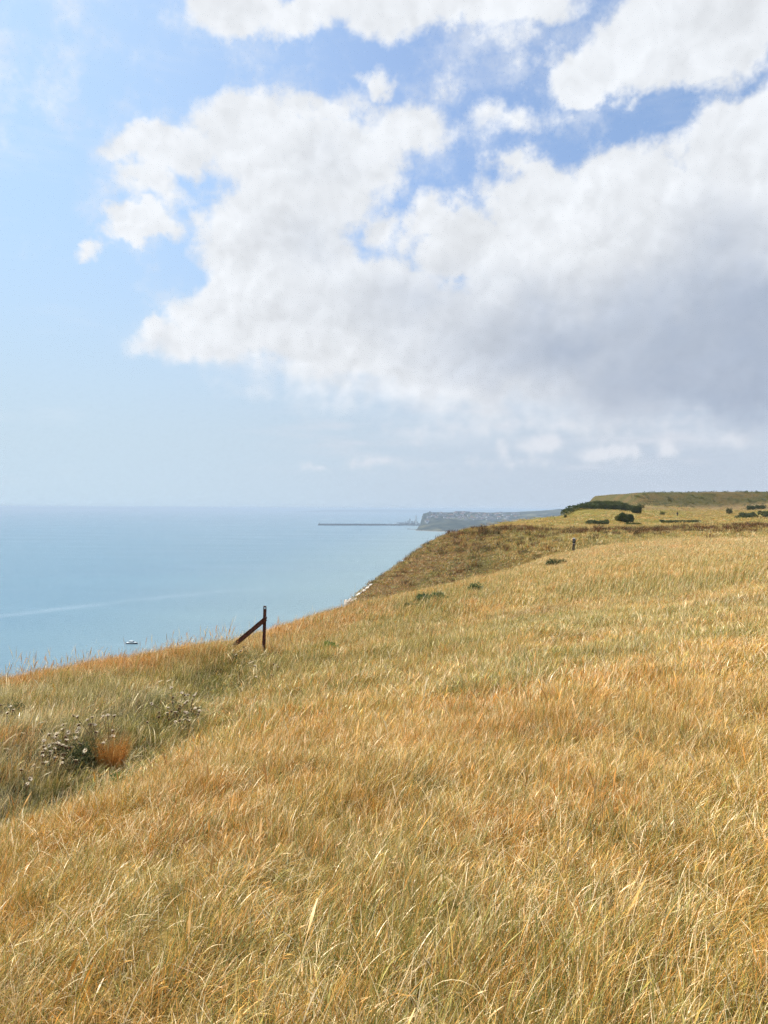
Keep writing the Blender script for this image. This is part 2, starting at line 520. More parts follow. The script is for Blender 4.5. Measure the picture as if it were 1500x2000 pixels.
def veg_colour(x, y):
    """Linear base colour, green share of the sward and relative height at ground points."""
    h, s, near = ground_h(x, y)
    n1, n2, n3 = fbm(x * 0.35, y * 0.35, 21), fbm(x * 1.3, y * 1.3, 22), fbm(x * 0.12, y * 0.09, 23)
    c = np.repeat(GOLD[None], len(x), 0)
    c = lerp(c, STRAW, sstep(n1 * 0.6 + n2 * 0.4, 0.36, 0.62))
    c = lerp(c, ORANGE, 0.75 * sstep(fbm(x * 0.9, y * 0.9, 24), 0.54, 0.72))
    gr = 0.30 + 0.5 * (n2 - 0.5) + 0.35 * (n1 - 0.5)
    ht = 0.85 + 0.5 * (n2 - 0.5)
    r = np.hypot(x, y)
    # the middle of the slope is fuller and greener, the top pale
    mid = sstep(r, 9, 16) * (1 - sstep(r, 30, 42)) * near * sstep(fbm(x * 0.22, y * 0.16, 28), 0.40, 0.58)
    c = lerp(c, OLIVE * 1.0, 0.80 * mid)
    gr = gr + 0.28 * mid
    ht = ht + 0.30 * mid
    # dark hollows, put in as browner colour, and rusty patches one can pick out on the slope
    dead = spots(x, y, [(648, 1243, 0.8, 0.6), (1230, 1235, 1.4, 0.9), (1400, 1190, 1.8, 1.2), (800, 1240, 1.0, 0.7), (1050, 1205, 1.6, 0.9), (440, 1335, 0.5, 0.9)])
    c = lerp(c, UMBER * 0.8, 0.75 * dead * near)
    lush = spots(x, y, [(1050, 1225, 2.6, 2.0), (1200, 1215, 3.0, 2.4), (860, 1262, 1.8, 1.3), (1350, 1255, 1.8, 1.4), (1130, 1290, 1.3, 0.9), (980, 1330, 0.9, 0.7), (560, 1300, 1.0, 0.8)])
    c = lerp(c, np.array((0.46, 0.43, 0.09)), 0.85 * lush * near)
    gr = gr + 0.32 * lush * near
    rusty = spots(x, y, [(1160, 1150, 2.6, 1.6), (900, 1185, 1.6, 1.0), (420, 1262, 1.0, 0.8), (700, 1205, 1.6, 1.0), (1080, 1335, 0.9, 0.6), (560, 1470, 0.5, 0.4)])
    c = lerp(c, ORANGE, 0.7 * rusty * near)
    c = lerp(c, PALE, 0.65 * sstep(r, 34, 54) * near)
    # shelf below the foot of the slope: grey-green, its outer lip red-gold
    sh = near * (1 - sstep(x, -3.6, -2.7 + 0.02 * y)) * sstep(y, 4, 7) * (1 - sstep(y, 15.5, 18.5))
    lip = sstep(s, -2.3 - 0.8 * n2, -0.7) * near * (1 - sstep(y, 30, 40))
    c = lerp(c, GREY * 0.95, 0.85 * sh)
    c = lerp(c, OLIVE * 0.80, sh * sstep(n2, 0.50, 0.64) * 0.8)
    gr = gr + 0.02 * sh
    ht = ht + 0.40 * sh
    tr = near * np.exp(-((x + 3.2 - 0.03 * (y - 10)) / 0.55) ** 2) * sstep(y, 4, 8) * (1 - sstep(y, 15.5, 18))
    c = lerp(c, GREEN * 0.75, 0.92 * tr)  # green trough sward, darkened further to paint in the shade of the dip
    gr = gr + 0.40 * tr
    ht = ht - 0.45 * tr
    c = lerp(c, ORANGE * 1.02, 0.80 * lip)
    gr = gr - 0.30 * lip
    c = lerp(c, PALE * 0.9, lip * sstep(n2, 0.5, 0.62) * 0.7)
    # second hill
    f = (~near) & (r > 60)
    m = fbm(x * 0.10, y * 0.07, 41)
    cf = np.repeat((STRAW * 0.56)[None], len(x), 0)
    cf = lerp(cf, OLIVE * 0.9, 0.65 * sstep(m, 0.46, 0.64))
    cf = lerp(cf, UMBER * 0.92, 0.92 * (1 - sstep(x, 7 + 6 * (m - 0.5) + 0.10 * (y - 80), 17 + 0.10 * (y - 80))) * (1 - sstep(y, 128, 140)))
    cf = lerp(cf, GREEN * 1.0, 0.45 * sstep(fbm(x * 0.2, y * 0.12, 42), 0.58, 0.72))
    band = np.exp(-((y - 105 - 6 * (fbm(x * 0.08, x * 0, 43) - 0.5)) / 10.0) ** 2) * sstep(x, 4, 12)
    cf = lerp(cf, RUST * 0.7, 0.95 * band * sstep(fbm(x * 0.3, y * 0.3, 44), 0.30, 0.5))
    back = sstep(y, 132, 150)
    cb = lerp(np.repeat((STRAW * 0.54)[None], len(x), 0), OLIVE * 0.95, sstep(fbm(x * 0.05, y * 0.06, 45), 0.38, 0.60) * 0.9)
    cb = lerp(cb, UMBER * 1.2, 0.5 * sstep(fbm(x * 0.12, y * 0.2, 48), 0.55, 0.7))
    cb = lerp(cb, np.array((0.30, 0.215, 0.12)), sstep(y, 262, 285) * 0.8)
    bank = sstep(y, 318, 324) * sstep(x, 98, 106)
    cb = lerp(cb, lerp(np.repeat(np.array((0.205, 0.15, 0.06))[None], len(x), 0), np.array((0.15, 0.135, 0.05)), sstep(fbm(x * 0.09, y * 0.25, 46), 0.32, 0.55)), bank)
    cf = lerp(cf, cb, back)
    c = np.where(f[:, None], cf, c)
    gr = np.where(f, 0.35, gr)
    ht = np.where(f, 0.9 + 0.5 * band + 0.3 * (m - 0.5), ht)
    return np.clip(c, 0, 1), np.clip(gr, 0, 1), ht


# ------------------------------------------------------------------ ground sheet
def build_ground():
    az = np.concatenate([np.linspace(-180, -42, 70)[:-1], np.linspace(-42, 42, 430), np.linspace(42, 180, 70)[1:-1]]) * math.pi / 180
    r = np.concatenate([np.geomspace(0.4, 60, 190), np.linspace(60.5, 135, 120), np.linspace(136, 420, 110)])
    na, nr = len(az), len(r)
    A, Rr = np.meshgrid(az, r, indexing='ij')
    X, Y = (np.sin(A) * Rr).ravel(), (np.cos(A) * Rr).ravel()
    h, s, near = ground_h(X, Y)
    i, j = np.meshgrid(np.arange(na), np.arange(nr - 1), indexing='ij')
    i2 = (i + 1) % na
    F = np.stack([i * nr + j, i * nr + j + 1, i2 * nr + j + 1, i2 * nr + j], -1).reshape(-1, 4)
    V = np.stack([X, Y, h + EYE], 1)
    V = np.vstack([V, [(0, 0, gz(0, 0))]])
    fan = [(len(V) - 1, k * nr, ((k + 1) % na) * nr) for k in range(na)]
    me = bpy.data.meshes.new('hillside')
    me.from_pydata(V.tolist(), [], F.tolist() + fan)
    col, gr, ht = veg_colour(V[:, 0], V[:, 1])
    # close by, the soil and thatch between the blades shows, darkened further as painted shade in the gaps
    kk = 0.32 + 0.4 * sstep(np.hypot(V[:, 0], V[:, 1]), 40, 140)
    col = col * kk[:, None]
    ca = me.color_attributes.new('tint', 'FLOAT_COLOR', 'POINT')
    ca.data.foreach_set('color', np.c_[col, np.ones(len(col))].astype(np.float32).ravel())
    me.polygons.foreach_set('use_smooth', np.ones(len(me.polygons), bool))
    o = bpy.data.objects.new('hillside', me)
    C.objects.link(o)
    m, gg, out = material('turf')
    b = gg.node('ShaderNodeBsdfPrincipled')
    at_ = gg.node('ShaderNodeAttribute', attribute_name='tint').outputs['Color']
    co = gg.node('ShaderNodeNewGeometry').outputs['Position']
    n = gg.noise(co, 2.2, 5, 0.65)
    n2 = gg.noise(co, 25.0, 3, 0.6)
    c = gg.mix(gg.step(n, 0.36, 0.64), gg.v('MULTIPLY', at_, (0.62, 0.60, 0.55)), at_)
    c = gg.mix(gg.step(n2, 0.4, 0.7), c, gg.v('MULTIPLY', c, (0.7, 0.68, 0.6)))
    nz = gg.sep(gg.node('ShaderNodeNewGeometry').outputs['Normal'])[2]
    chalk = gg.step(nz, 0.40, 0.55, 1.0, 0.0)
    c = gg.mix(chalk, c, gg.mix(n, (0.55, 0.53, 0.48), (0.80, 0.79, 0.75)))
    gg.put(b.inputs['Base Color'], c)
    b.inputs['Roughness'].default_value = 0.95
    b.inputs['Specular IOR Level'].default_value = 0.1
    bn = gg.node('ShaderNodeBump')
    bn.inputs['Strength'].default_value = 0.8
    bn.inputs['Distance'].default_value = 0.15
    gg.put(bn.inputs['Height'], gg.m('ADD', n, gg.m('MULTIPLY', n2, 0.3)))
    gg.l.new(bn.outputs[0], b.inputs['Normal'])
    gg.l.new(b.outputs[0], out.inputs[0])
    me.materials.append(m)
    tag(o, 'sloping headland of dry golden grassland above the sea', 'hillside', kind='structure')


build_ground()


# ------------------------------------------------------------------ sea
def build_sea():
    o = mesh_obj('sea', [(-90000, -20000, 0), (90000, -20000, 0), (90000, 90000, 0), (-90000, 90000, 0)], [(0, 1, 2, 3)])
    m, gg, out = material('sea_water')
    co = gg.node('ShaderNodeNewGeometry').outputs['Position']
    x, y, z = gg.sep(co)
    b = gg.node('ShaderNodeBsdfPrincipled')
    # chalk-clouded water gets greener and paler inshore
    shore = gg.step(gg.m('SUBTRACT', x, gg.m('MULTIPLY', y, 0.08)), -520.0, 60.0)
    c = gg.mix(shore, (0.086, 0.172, 0.228), (0.15, 0.226, 0.238))
    big = gg.noise(gg.v('MULTIPLY', co, (0.0016, 0.006, 1.0)), 1.0, 5, 0.6)
    c = gg.mix(gg.step(big, 0.35, 0.68), c, gg.v('MULTIPLY', c, (1.22, 1.14, 1.10)))
    streak = gg.noise(gg.v('MULTIPLY', co, (0.0022, 0.022, 1.0)), 1.0, 4, 0.6, 0.6)
    c = gg.mix(gg.step(streak, 0.60, 0.72, 0.0, 0.30), c, (0.22, 0.30, 0.36))
    # slick left by a passing vessel
    wob = gg.m('MULTIPLY', gg.m('SUBTRACT', gg.noise(gg.v('MULTIPLY', co, (0.016, 0.016, 1.0)), 1.0, 5, 0.7), 0.5), 60.0)
    line = gg.m('ADD', gg.m('ADD', 771.0, gg.m('MULTIPLY', gg.m('ADD', x, 385.0), 1.66)), gg.m('MULTIPLY', gg.m('POWER', gg.m('ABSOLUTE', gg.m('ADD', x, 385.0)), 2.0), -0.0017))
    dist = gg.m('ABSOLUTE', gg.m('ADD', gg.m('SUBTRACT', y, line), wob))
    slick = gg.m('MULTIPLY', gg.step(dist, 0.0, 34.0, 1.0, 0.0), gg.m('MULTIPLY', gg.step(x, -80.0, -330.0), gg.step(streak, 0.25, 0.55, 0.5, 1.0)))
    c = gg.mix(gg.m('MULTIPLY', slick, 0.38), c, (0.26, 0.33, 0.38))
    gg.put(b.inputs['Base Color'], c)
    gg.put(b.inputs['Roughness'], gg.step(big, 0.3, 0.7, 0.28, 0.36))
    b.inputs['IOR'].default_value = 1.33
    b.inputs['Specular IOR Level'].default_value = 0.35
    bn = gg.node('ShaderNodeBump')
    bn.inputs['Strength'].default_value = 0.6
    bn.inputs['Distance'].default_value = 1.0
    w = gg.noise(gg.v('MULTIPLY', co, (0.10, 0.30, 1.0)), 1.0, 6, 0.62)
    gg.put(bn.inputs['Height'], w)
    gg.l.new(bn.outputs[0], b.inputs['Normal'])
    gg.l.new(b.outputs[0], out.inputs[0])
    o.data.materials.append(m)
    tag(o, 'calm pale blue sea stretching to the horizon', 'sea', kind='structure')


build_sea()

# ------------------------------------------------------------------ grass: blades gathered in tufts, tufts strewn over the slope
def blade_material():
    m, gg, out = material('grass_blade')
    tint = gg.node('ShaderNodeAttribute', attribute_type='INSTANCER', attribute_name='tint').outputs['Color']
    green = gg.node('ShaderNodeAttribute', attribute_type='INSTANCER', attribute_name='green').outputs['Fac']
    va = gg.node('ShaderNodeAttribute', attribute_name='var')
    var, tt, val = gg.sep(va.outputs['Color'])
    # each blade: green, tint, orange or bleached, by its own number
    isg = gg.step(gg.m('SUBTRACT', green, var), -0.06, 0.06)
    tip = gg.step(tt, 0.35, 1.0)
    gcol = gg.mix(tip, (0.20, 0.22, 0.05), (0.46, 0.37, 0.09))
    c = gg.mix(isg, tint, gcol)
    tr_, tg_, tb_ = gg.sep(tint)
    warm = gg.step(gg.m('DIVIDE', tb_, gg.m('MAXIMUM', tr_, 0.01)), 0.30, 0.48, 1.0, 0.0)      # grey swards have few rusty blades
    c = gg.mix(gg.m('MULTIPLY', gg.m('MULTIPLY', gg.step(var, 0.62, 0.66), 0.65), warm), c, (0.64, 0.28, 0.05))
    c = gg.mix(gg.m('MULTIPLY', gg.step(var, 0.82, 0.85), 0.85), c, (0.86, 0.70, 0.40))  # bleached straws, with an extra share painted in for sunlit highlights
    c = gg.v('SCALE', c, s=gg.m('ADD', 0.58, gg.m('MULTIPLY', val, 0.80)))
    di = gg.node('ShaderNodeBsdfDiffuse')
    gg.put(di.inputs[0], c)
    tr = gg.node('ShaderNodeBsdfTranslucent')
    gg.put(tr.inputs[0], c)
    gl = gg.node('ShaderNodeBsdfGlossy')
    gl.inputs['Roughness'].default_value = 0.42
    gl.inputs['Color'].default_value = (0.9, 0.85, 0.75, 1)
    mx = gg.node('ShaderNodeMixShader')
    mx.inputs[0].default_value = 0.18
    gg.l.new(di.outputs[0], mx.inputs[1])
    gg.l.new(tr.outputs[0], mx.inputs[2])
    m2 = gg.node('ShaderNodeMixShader')
    m2.inputs[0].default_value = 0.06
    gg.l.new(mx.outputs[0], m2.inputs[1])
    gg.l.new(gl.outputs[0], m2.inputs[2])
    gg.l.new(m2.outputs[0], out.inputs[0])
    return m


BLADE = blade_material()


def tuft_mesh(name, rng, n, rad, h0, h1, w, seg, lean, spread, bend, var_lo=0.0, var_hi=1.0, head=0.0, mat=None):
    """One tuft: n tapering blades rooted in a disc, leaning with the wind (+x)."""
    V, F, A = [], [], []
    for k in range(n):
        a, rr = rng.uniform(0, 2 * math.pi), rad * math.sqrt(rng.random())
        x, y = rr * math.cos(a), rr * math.sin(a)
        L = rng.uniform(h0, h1) * (0.75 + 0.5 * rng.random())
        ld = rng.gauss(0, spread)                          # heading of the lean
        le = max(0.02, rng.gauss(lean, 0.22))              # how far from upright at the root
        bd = rng.gauss(bend, 0.35)
        ww = w * rng.uniform(0.65, 1.3)
        fa = rng.uniform(0, math.pi)
        var, val = rng.uniform(var_lo, var_hi), rng.random()
        tilt = le
        px, py, pz = x, y, -0.02
        b0 = len(V)
        hd = rng.random() < head
        for s in range(seg + 1):
            t = s / seg
            if hd:
                wd = ww * (0.5 if t < 0.72 else (2.4 if t < 0.93 else 0.6))
            else:
                wd = ww * (0.75 + 0.5 * t if t < 0.4 else 1.0) * (1 - t ** 2.2) + ww * 0.08
            ox, oy = math.cos(fa) * wd / 2, math.sin(fa) * wd / 2
            V += [(px - ox, py - oy, pz), (px + ox, py + oy, pz)]
            A += [(var, t, val, 1)] * 2
            st = L / seg
            px += math.sin(tilt) * math.cos(ld) * st
            py += math.sin(tilt) * math.sin(ld) * st
            pz += math.cos(tilt) * st
            tilt += bd / seg * (0.4 + 1.2 * t)
        for s in range(seg):
            q = b0 + 2 * s
            F.append((q, q + 1, q + 3, q + 2))
    me = bpy.data.meshes.new(name)
    me.from_pydata(V, [], F)
    ca = me.color_attributes.new('var', 'FLOAT_COLOR', 'POINT')
    ca.data.foreach_set('color', np.array(A, np.float32).ravel())
    me.materials.append(mat or BLADE)
    me.update()
    return bpy.data.objects.new(name, me)


def scatter_tree(coll):
    t = bpy.data.node_groups.new('strew_' + coll.name, 'GeometryNodeTree')
    t.interface.new_socket('Geometry', in_out='INPUT', socket_type='NodeSocketGeometry')
    t.interface.new_socket('Geometry', in_out='OUTPUT', socket_type='NodeSocketGeometry')
    N, L = t.nodes, t.links
    gi, go = N.new('NodeGroupInput'), N.new('NodeGroupOutput')
    ci = N.new('GeometryNodeCollectionInfo')
    ci.inputs['Collection'].default_value = coll
    ci.inputs['Separate Children'].default_value = True
    ci.inputs['Reset Children'].default_value = True
    ip = N.new('GeometryNodeInstanceOnPoints')

    def attr(name, kind):
        a = N.new('GeometryNodeInputNamedAttribute')
        a.data_type = kind
        a.inputs['Name'].default_value = name
        return a.outputs[0]
    L.new(gi.outputs[0], ip.inputs['Points'])
    L.new(ci.outputs[0], ip.inputs['Instance'])
    ip.inputs['Pick Instance'].default_value = True
    L.new(attr('pick', 'INT'), ip.inputs['Instance Index'])
    er = N.new('FunctionNodeEulerToRotation')
    L.new(attr('turn', 'FLOAT_VECTOR'), er.inputs[0])
    L.new(er.outputs[0], ip.inputs['Rotation'])
    L.new(attr('size', 'FLOAT_VECTOR'), ip.inputs['Scale'])
    L.new(ip.outputs[0], go.inputs[0])
    return t


def strew(name, variants, pts, turn, size, tint, green, label, cat):
    """One object of 'stuff': many tufts standing on the given ground points."""
    coll = bpy.data.collections.new(name + '_tufts')
    for o in variants:
        coll.objects.link(o)
    me = bpy.data.meshes.new(name)
    me.from_pydata(np.asarray(pts).tolist(), [], [])
    n = len(pts)
    rs = np.random.RandomState(n)

    def put(nm, kind, data, key):
        at_ = me.attributes.new(nm, kind, 'POINT')
        at_.data.foreach_set(key, np.asarray(data).ravel())
    put('pick', 'INT', rs.randint(0, len(variants), n).astype(np.int32), 'value')
    put('turn', 'FLOAT_VECTOR', turn.astype(np.float32), 'vector')
    put('size', 'FLOAT_VECTOR', size.astype(np.float32), 'vector')
    put('tint', 'FLOAT_COLOR', np.c_[tint, np.ones(n)].astype(np.float32), 'color')
    put('green', 'FLOAT', green.astype(np.float32), 'value')
    o = bpy.data.objects.new(name, me)
    C.objects.link(o)
    md = o.modifiers.new('strew', 'NODES')
    md.node_group = scatter_tree(coll)
    tag(o, label, cat, kind='stuff')
    return o


def sector(n, r0, r1, seed, half=40.0, power=1.0):
    """Random ground places between two distances in front of and around the viewpoint."""
    rs = np.random.RandomState(seed)
    a = np.radians(rs.uniform(-half, half, n))
    r = np.sqrt(rs.uniform(r0 * r0, r1 * r1, n))
    return np.sin(a) * r, np.cos(a) * r, rs


def wind(rs, n, yaw=0.5, tip=0.10):
    """Tufts keep the wind's heading, more or less."""
    return np.c_[rs.normal(0, tip, n), rs.normal(0, tip, n), rs.normal(0.15, yaw, n)]


def grow_grass():
    rng = random.Random(7)
    flat = [tuft_mesh('flat_tuft', rng, 36, 0.11, 0.09, 0.21, 0.0023, 5, 1.05, 2.2, 0.35) for i in range(8)]
    tall = [tuft_mesh('tall_tuft', rng, 26, 0.06, 0.15, 0.26, 0.0021, 5, 0.22, 1.0, 0.9, head=0.12) for i in range(6)]
    near = flat + tall + [tuft_mesh('near_tuft', rng, 40, 0.085, 0.09, 0.205, 0.0022, 5, 0.36, 1.2, 0.8, head=0.04) for i in range(18)]
    mids = [tuft_mesh('mid_tuft', rng, 50, 0.15, 0.12, 0.26, 0.0042, 4, 0.38, 0.85, 0.65, head=0.06) for i in range(12)] + [tuft_mesh('flat_tuft', rng, 44, 0.18, 0.12, 0.26, 0.0044, 4, 1.0, 2.2, 0.35) for i in range(4)]
    fars = [tuft_mesh('far_tuft', rng, 60, 0.34, 0.18, 0.36, 0.011, 3, 0.42, 0.8, 0.6, head=0.05) for i in range(10)]
    hill = [tuft_mesh('hill_tuft', rng, 60, 0.75, 0.12, 0.32, 0.028, 2, 0.5, 1.3, 0.5, 0.0, 0.84) for i in range(8)]
    field = [tuft_mesh('field_tuft', rng, 50, 1.7, 0.25, 0.55, 0.09, 2, 0.6, 1.6, 0.5, 0.0, 0.80) for i in range(6)]

    def put(name, var, n, r0, r1, seed, label, smin, smax, sink=0.0, half=40.0, keep=None, yaw=0.5, hk=1.0):
        x, y, rs = sector(n, r0, r1, seed, half)
        h, s, nr = ground_h(x, y)
        ok = (s < 3.0) if r1 <= 66 else (~nr)
        if keep is not None:
            ok &= keep(x, y, h, s, rs)
        x, y, h = x[ok], y[ok], h[ok]
        c, gr, ht = veg_colour(x, y)
        k = len(x)
        sc = rs.uniform(smin, smax, k)
        lod = fbm(x * 2.1, y * 2.1, 61)
        hz = sc * ht * (0.45 + 1.05 * lod) * hk
        # every tuft has its own age: some rusty, some still green, some bleached
        u = rs.random_sample(k)
        amt = 0.75 if r1 <= 66 else 0.4
        shelf = (x < -3.3) & (y > 4) & (y < 17.5) & (gr > 0.3)
        amt = np.where(shelf, 0.25, amt)
        c = lerp(c, ORANGE * 0.95, amt * (u < 0.22))
        c = lerp(c, OLIVE * 0.95, amt * (u > 0.74))
        c = lerp(c, PALE, amt * ((u > 0.22) & (u < 0.29)))
        gr = gr + 0.30 * (u > 0.74) - 0.15 * (u < 0.30)
        c = c * rs.uniform(0.80, 1.18, k)[:, None]
        strew(name, var, np.c_[x, y, h + EYE - sink], wind(rs, k, yaw), np.c_[sc, sc, hz], c, gr, label, 'grass')

    put('grass', near, 15000, 0.7, 8.5, 1, 'fine golden dry grass filling the foreground slope', 0.80, 1.25, half=50, yaw=0.85)
    put('grass', mids, 26000, 8.0, 24, 2, 'golden and olive grass on the middle of the near slope', 0.80, 1.25, yaw=0.75)
    put('grass', fars, 30000, 23, 66, 3, 'pale feathery grass along the top of the near slope', 0.85, 1.25, half=37)
    put('grass', hill, 26000, 62, 140, 4, 'rough brown and olive turf on the second hill', 0.8, 1.3, half=34, keep=lambda x, y, h, s, rs: (x > coast_x(y) + 0.5) & (h > -16))
    put('grass', field, 15000, 138, 345, 5, 'yellow meadow grass on the far rise', 0.8, 1.3, half=31, keep=lambda x, y, h, s, rs: (x > coast_x(y) + 4) & (h > -9), hk=0.5)

    # long bleached straws bent over the sward
    straw = [tuft_mesh('straw', rng, 2, 0.05, 0.09, 0.24, 0.0036, 7, 0.65, 1.3, 1.5, 0.90, 1.0) for i in range(12)]
    put('bent_straw', straw, 3200, 0.9, 9, 6, 'pale bent straws lying over the near grass', 0.8, 1.3, sink=-0.04, half=50, yaw=1.0)
    straw2 = [tuft_mesh('straw', rng, 3, 0.08, 0.22, 0.38, 0.0085, 6, 0.55, 1.2, 1.2, 0.90, 1.0) for i in range(10)]
    put('bent_straw', straw2, 2600, 8.5, 30, 7, 'pale stray straws standing in the middle slope', 0.8, 1.3, sink=-0.03, yaw=1.0)
    # flowering stalks that stand up against the water along the lip
    stalk = [tuft_mesh('stalk', rng, 5, 0.14, 0.38, 0.62, 0.0055, 6, 0.16, 2.0, 0.25, 0.70, 0.95, head=0.9) for i in range(8)]
    lipf = lambda x, y, h, s, rs: (s > -1.4) & (s < 0.6) & (rs.random_sample(len(x)) < 0.9) & (fbm(x * 0.8, y * 0.8, 63) > 0.50)
    put('seed_stalk', stalk, 5200, 10, 30, 8, 'thin brown seed stalks standing along the cliff edge', 0.7, 1.1, keep=lipf, yaw=1.5)
    spike = [tuft_mesh('spike', rng, 2, 0.05, 0.26, 0.36, 0.0045, 6, 0.18, 1.5, 0.3, 0.70, 0.85, head=1.0) for i in range(8)]
    put('seed_spike', spike, 900, 1.5, 20, 9, 'orange grass seed spikes among the blades', 0.8, 1.2, yaw=1.0)

    # dead dock and knapweed stalks: the rust-coloured belt on the second hill, and dark shrublets down its side
    dm, gg, out = material('dead_stalk')
    tint = gg.node('ShaderNodeAttribute', attribute_type='INSTANCER', attribute_name='tint').outputs['Color']
    va = gg.node('ShaderNodeAttribute', attribute_name='var').outputs['Color']
    df = gg.node('ShaderNodeBsdfDiffuse')
    gg.put(df.inputs[0], gg.v('SCALE', tint, s=gg.m('ADD', 0.5, gg.sep(va)[2])))
    gg.l.new(df.outputs[0], out.inputs[0])
    dock = [tuft_mesh('dock', rng, 40, 0.55, 0.35, 0.75, 0.045, 3, 0.18, 3.0, 0.3, head=0.6, mat=dm) for i in range(8)]
    x, y, rs = sector(9000, 64, 130, 12, 34)
    h, s, nr = ground_h(x, y)
    belt = np.exp(-((y - 104 - 6 * (fbm(x * 0.08, x * 0, 43) - 0.5)) / 9.0) ** 2) * sstep(x, 5, 10)
    slope = 0.30 * (1 - sstep(x, 10, 26)) * (fbm(x * 0.25, y * 0.25, 47) > 0.46)
    ok = (~nr) & (h > -16) & (x > coast_x(y) + 1) & (rs.random_sample(len(x)) < np.maximum(belt * (fbm(x * 0.3, y * 0.3, 44) > 0.36), slope) + 0.015)
    x, y, h, belt = x[ok], y[ok], h[ok], belt[ok]
    k = len(x)
    sc = rs.uniform(0.6, 1.1, k)
    col = np.where((rs.random_sample(k) < 0.25 + 0.6 * belt)[:, None], RUST * 0.62, np.array((0.12, 0.088, 0.042)))
    col = col * rs.uniform(0.7, 1.3, k)[:, None]
    strew('dead_stalks', dock, np.c_[x, y, h + EYE], wind(rs, k, 3.0), np.c_[sc, sc, sc], col, np.zeros(k), 'rust brown belt of dead stalks across the second hill', 'weeds')


grow_grass()

# ------------------------------------------------------------------ small mesh kit
class MB:
    """Collects simple solids and links them as one mesh object."""
    def __init__(self):
        self.v, self.f, self.mi = [], [], []

    def add(self, vs, fs, mi=0):
        b = len(self.v)
        self.v += [tuple(p) for p in vs]
        self.f += [tuple(b + i for i in q) for q in fs]
        self.mi += [mi] * len(fs)
        return self

    def box(self, c, s, rot=None, mi=0, top=1.0):
        vs = []
        for dz_ in (-1, 1):
            k = top if dz_ > 0 else 1.0
            for sx, sy in ((-1, -1), (1, -1), (1, 1), (-1, 1)):
                p = Vector((sx * s[0] / 2 * k, sy * s[1] / 2 * k, dz_ * s[2] / 2))
                vs.append((rot @ p if rot else p) + Vector(c))
        return self.add(vs, [(3, 2, 1, 0), (4, 5, 6, 7), (0, 1, 5, 4), (1, 2, 6, 5), (2, 3, 7, 6), (3, 0, 4, 7)], mi)

    def tube(self, pts, rads, n=8, mi=0, cap=True):
        rings, vs, fs = [], [], []
        for i, p in enumerate(pts):
            p = Vector(p)
            d = (Vector(pts[min(i + 1, len(pts) - 1)]) - Vector(pts[max(i - 1, 0)])).normalized()
            a = d.orthogonal().normalized()
            if i and rings:
                a = (prev - d * prev.dot(d)).normalized()
            prev = a
            b = d.cross(a)
            r = rads[i] if isinstance(rads, (list, tuple)) else rads
            rings.append([p + (a * math.cos(2 * math.pi * k / n) + b * math.sin(2 * math.pi * k / n)) * r for k in range(n)])
        for rg in rings:
            vs += rg
        for i in range(len(rings) - 1):
            for k in range(n):
                fs.append((i * n + k, i * n + (k + 1) % n, (i + 1) * n + (k + 1) % n, (i + 1) * n + k))
        if cap:
            fs += [tuple(range(n - 1, -1, -1)), tuple((len(rings) - 1) * n + k for k in range(n))]
        return self.add(vs, fs, mi)

    def prism(self, outline, d0, d1, rot=None, org=(0, 0, 0), mi=0):
        """Outline in x-z, pushed from y=d0 to y=d1."""
        n = len(outline)
        vs = [Vector((x, d, z)) for d in (d0, d1) for x, z in outline]
        vs = [(rot @ p if rot else p) + Vector(org) for p in vs]
        fs = [tuple(range(n)), tuple(range(2 * n - 1, n - 1, -1))]
        fs += [(i, n + i, n + (i + 1) % n, (i + 1) % n) for i in range(n)]
        return self.add(vs, fs, mi)

    def build(self, name, mats, parent=None, smooth=False):
        o = mesh_obj(name, self.v, self.f, mats, smooth, parent, self.mi)
        bm = bmesh.new()
        bm.from_mesh(o.data)
        bmesh.ops.recalc_face_normals(bm, faces=bm.faces)
        bm.to_mesh(o.data)
        bm.free()
        return o


def L_profile(w, t):
    """Outline of angle iron with a rounded heel."""
    return [(0, 0), (w, 0), (w, t), (t * 1.4, t * 1.1), (t * 1.1, t * 1.4), (t, w), (0, w)]


def sweep_profile(mb, prof, p0, p1, xa, mi=0, steps=14, wob=0.0, seed=0):
    """Pushes a profile from p0 to p1, its first axis along xa, with slight pitting along the way."""
    p0, p1 = Vector(p0), Vector(p1)
    d = (p1 - p0).normalized()
    xa = (Vector(xa) - d * Vector(xa).dot(d)).normalized()
    ya = d.cross(xa)
    rr = random.Random(seed)
    n, vs, fs = len(prof), [], []
    for i in range(steps + 1):
        c = p0.lerp(p1, i / steps)
        for (a, b) in prof:
            vs.append(c + xa * (a + rr.uniform(-wob, wob)) + ya * (b + rr.uniform(-wob, wob)))
    for i in range(steps):
        for k in range(n):
            fs.append((i * n + k, i * n + (k + 1) % n, (i + 1) * n + (k + 1) % n, (i + 1) * n + k))
    fs += [tuple(range(n - 1, -1, -1)), tuple(steps * n + k for k in range(n))]
    mb.add(vs, fs, mi)


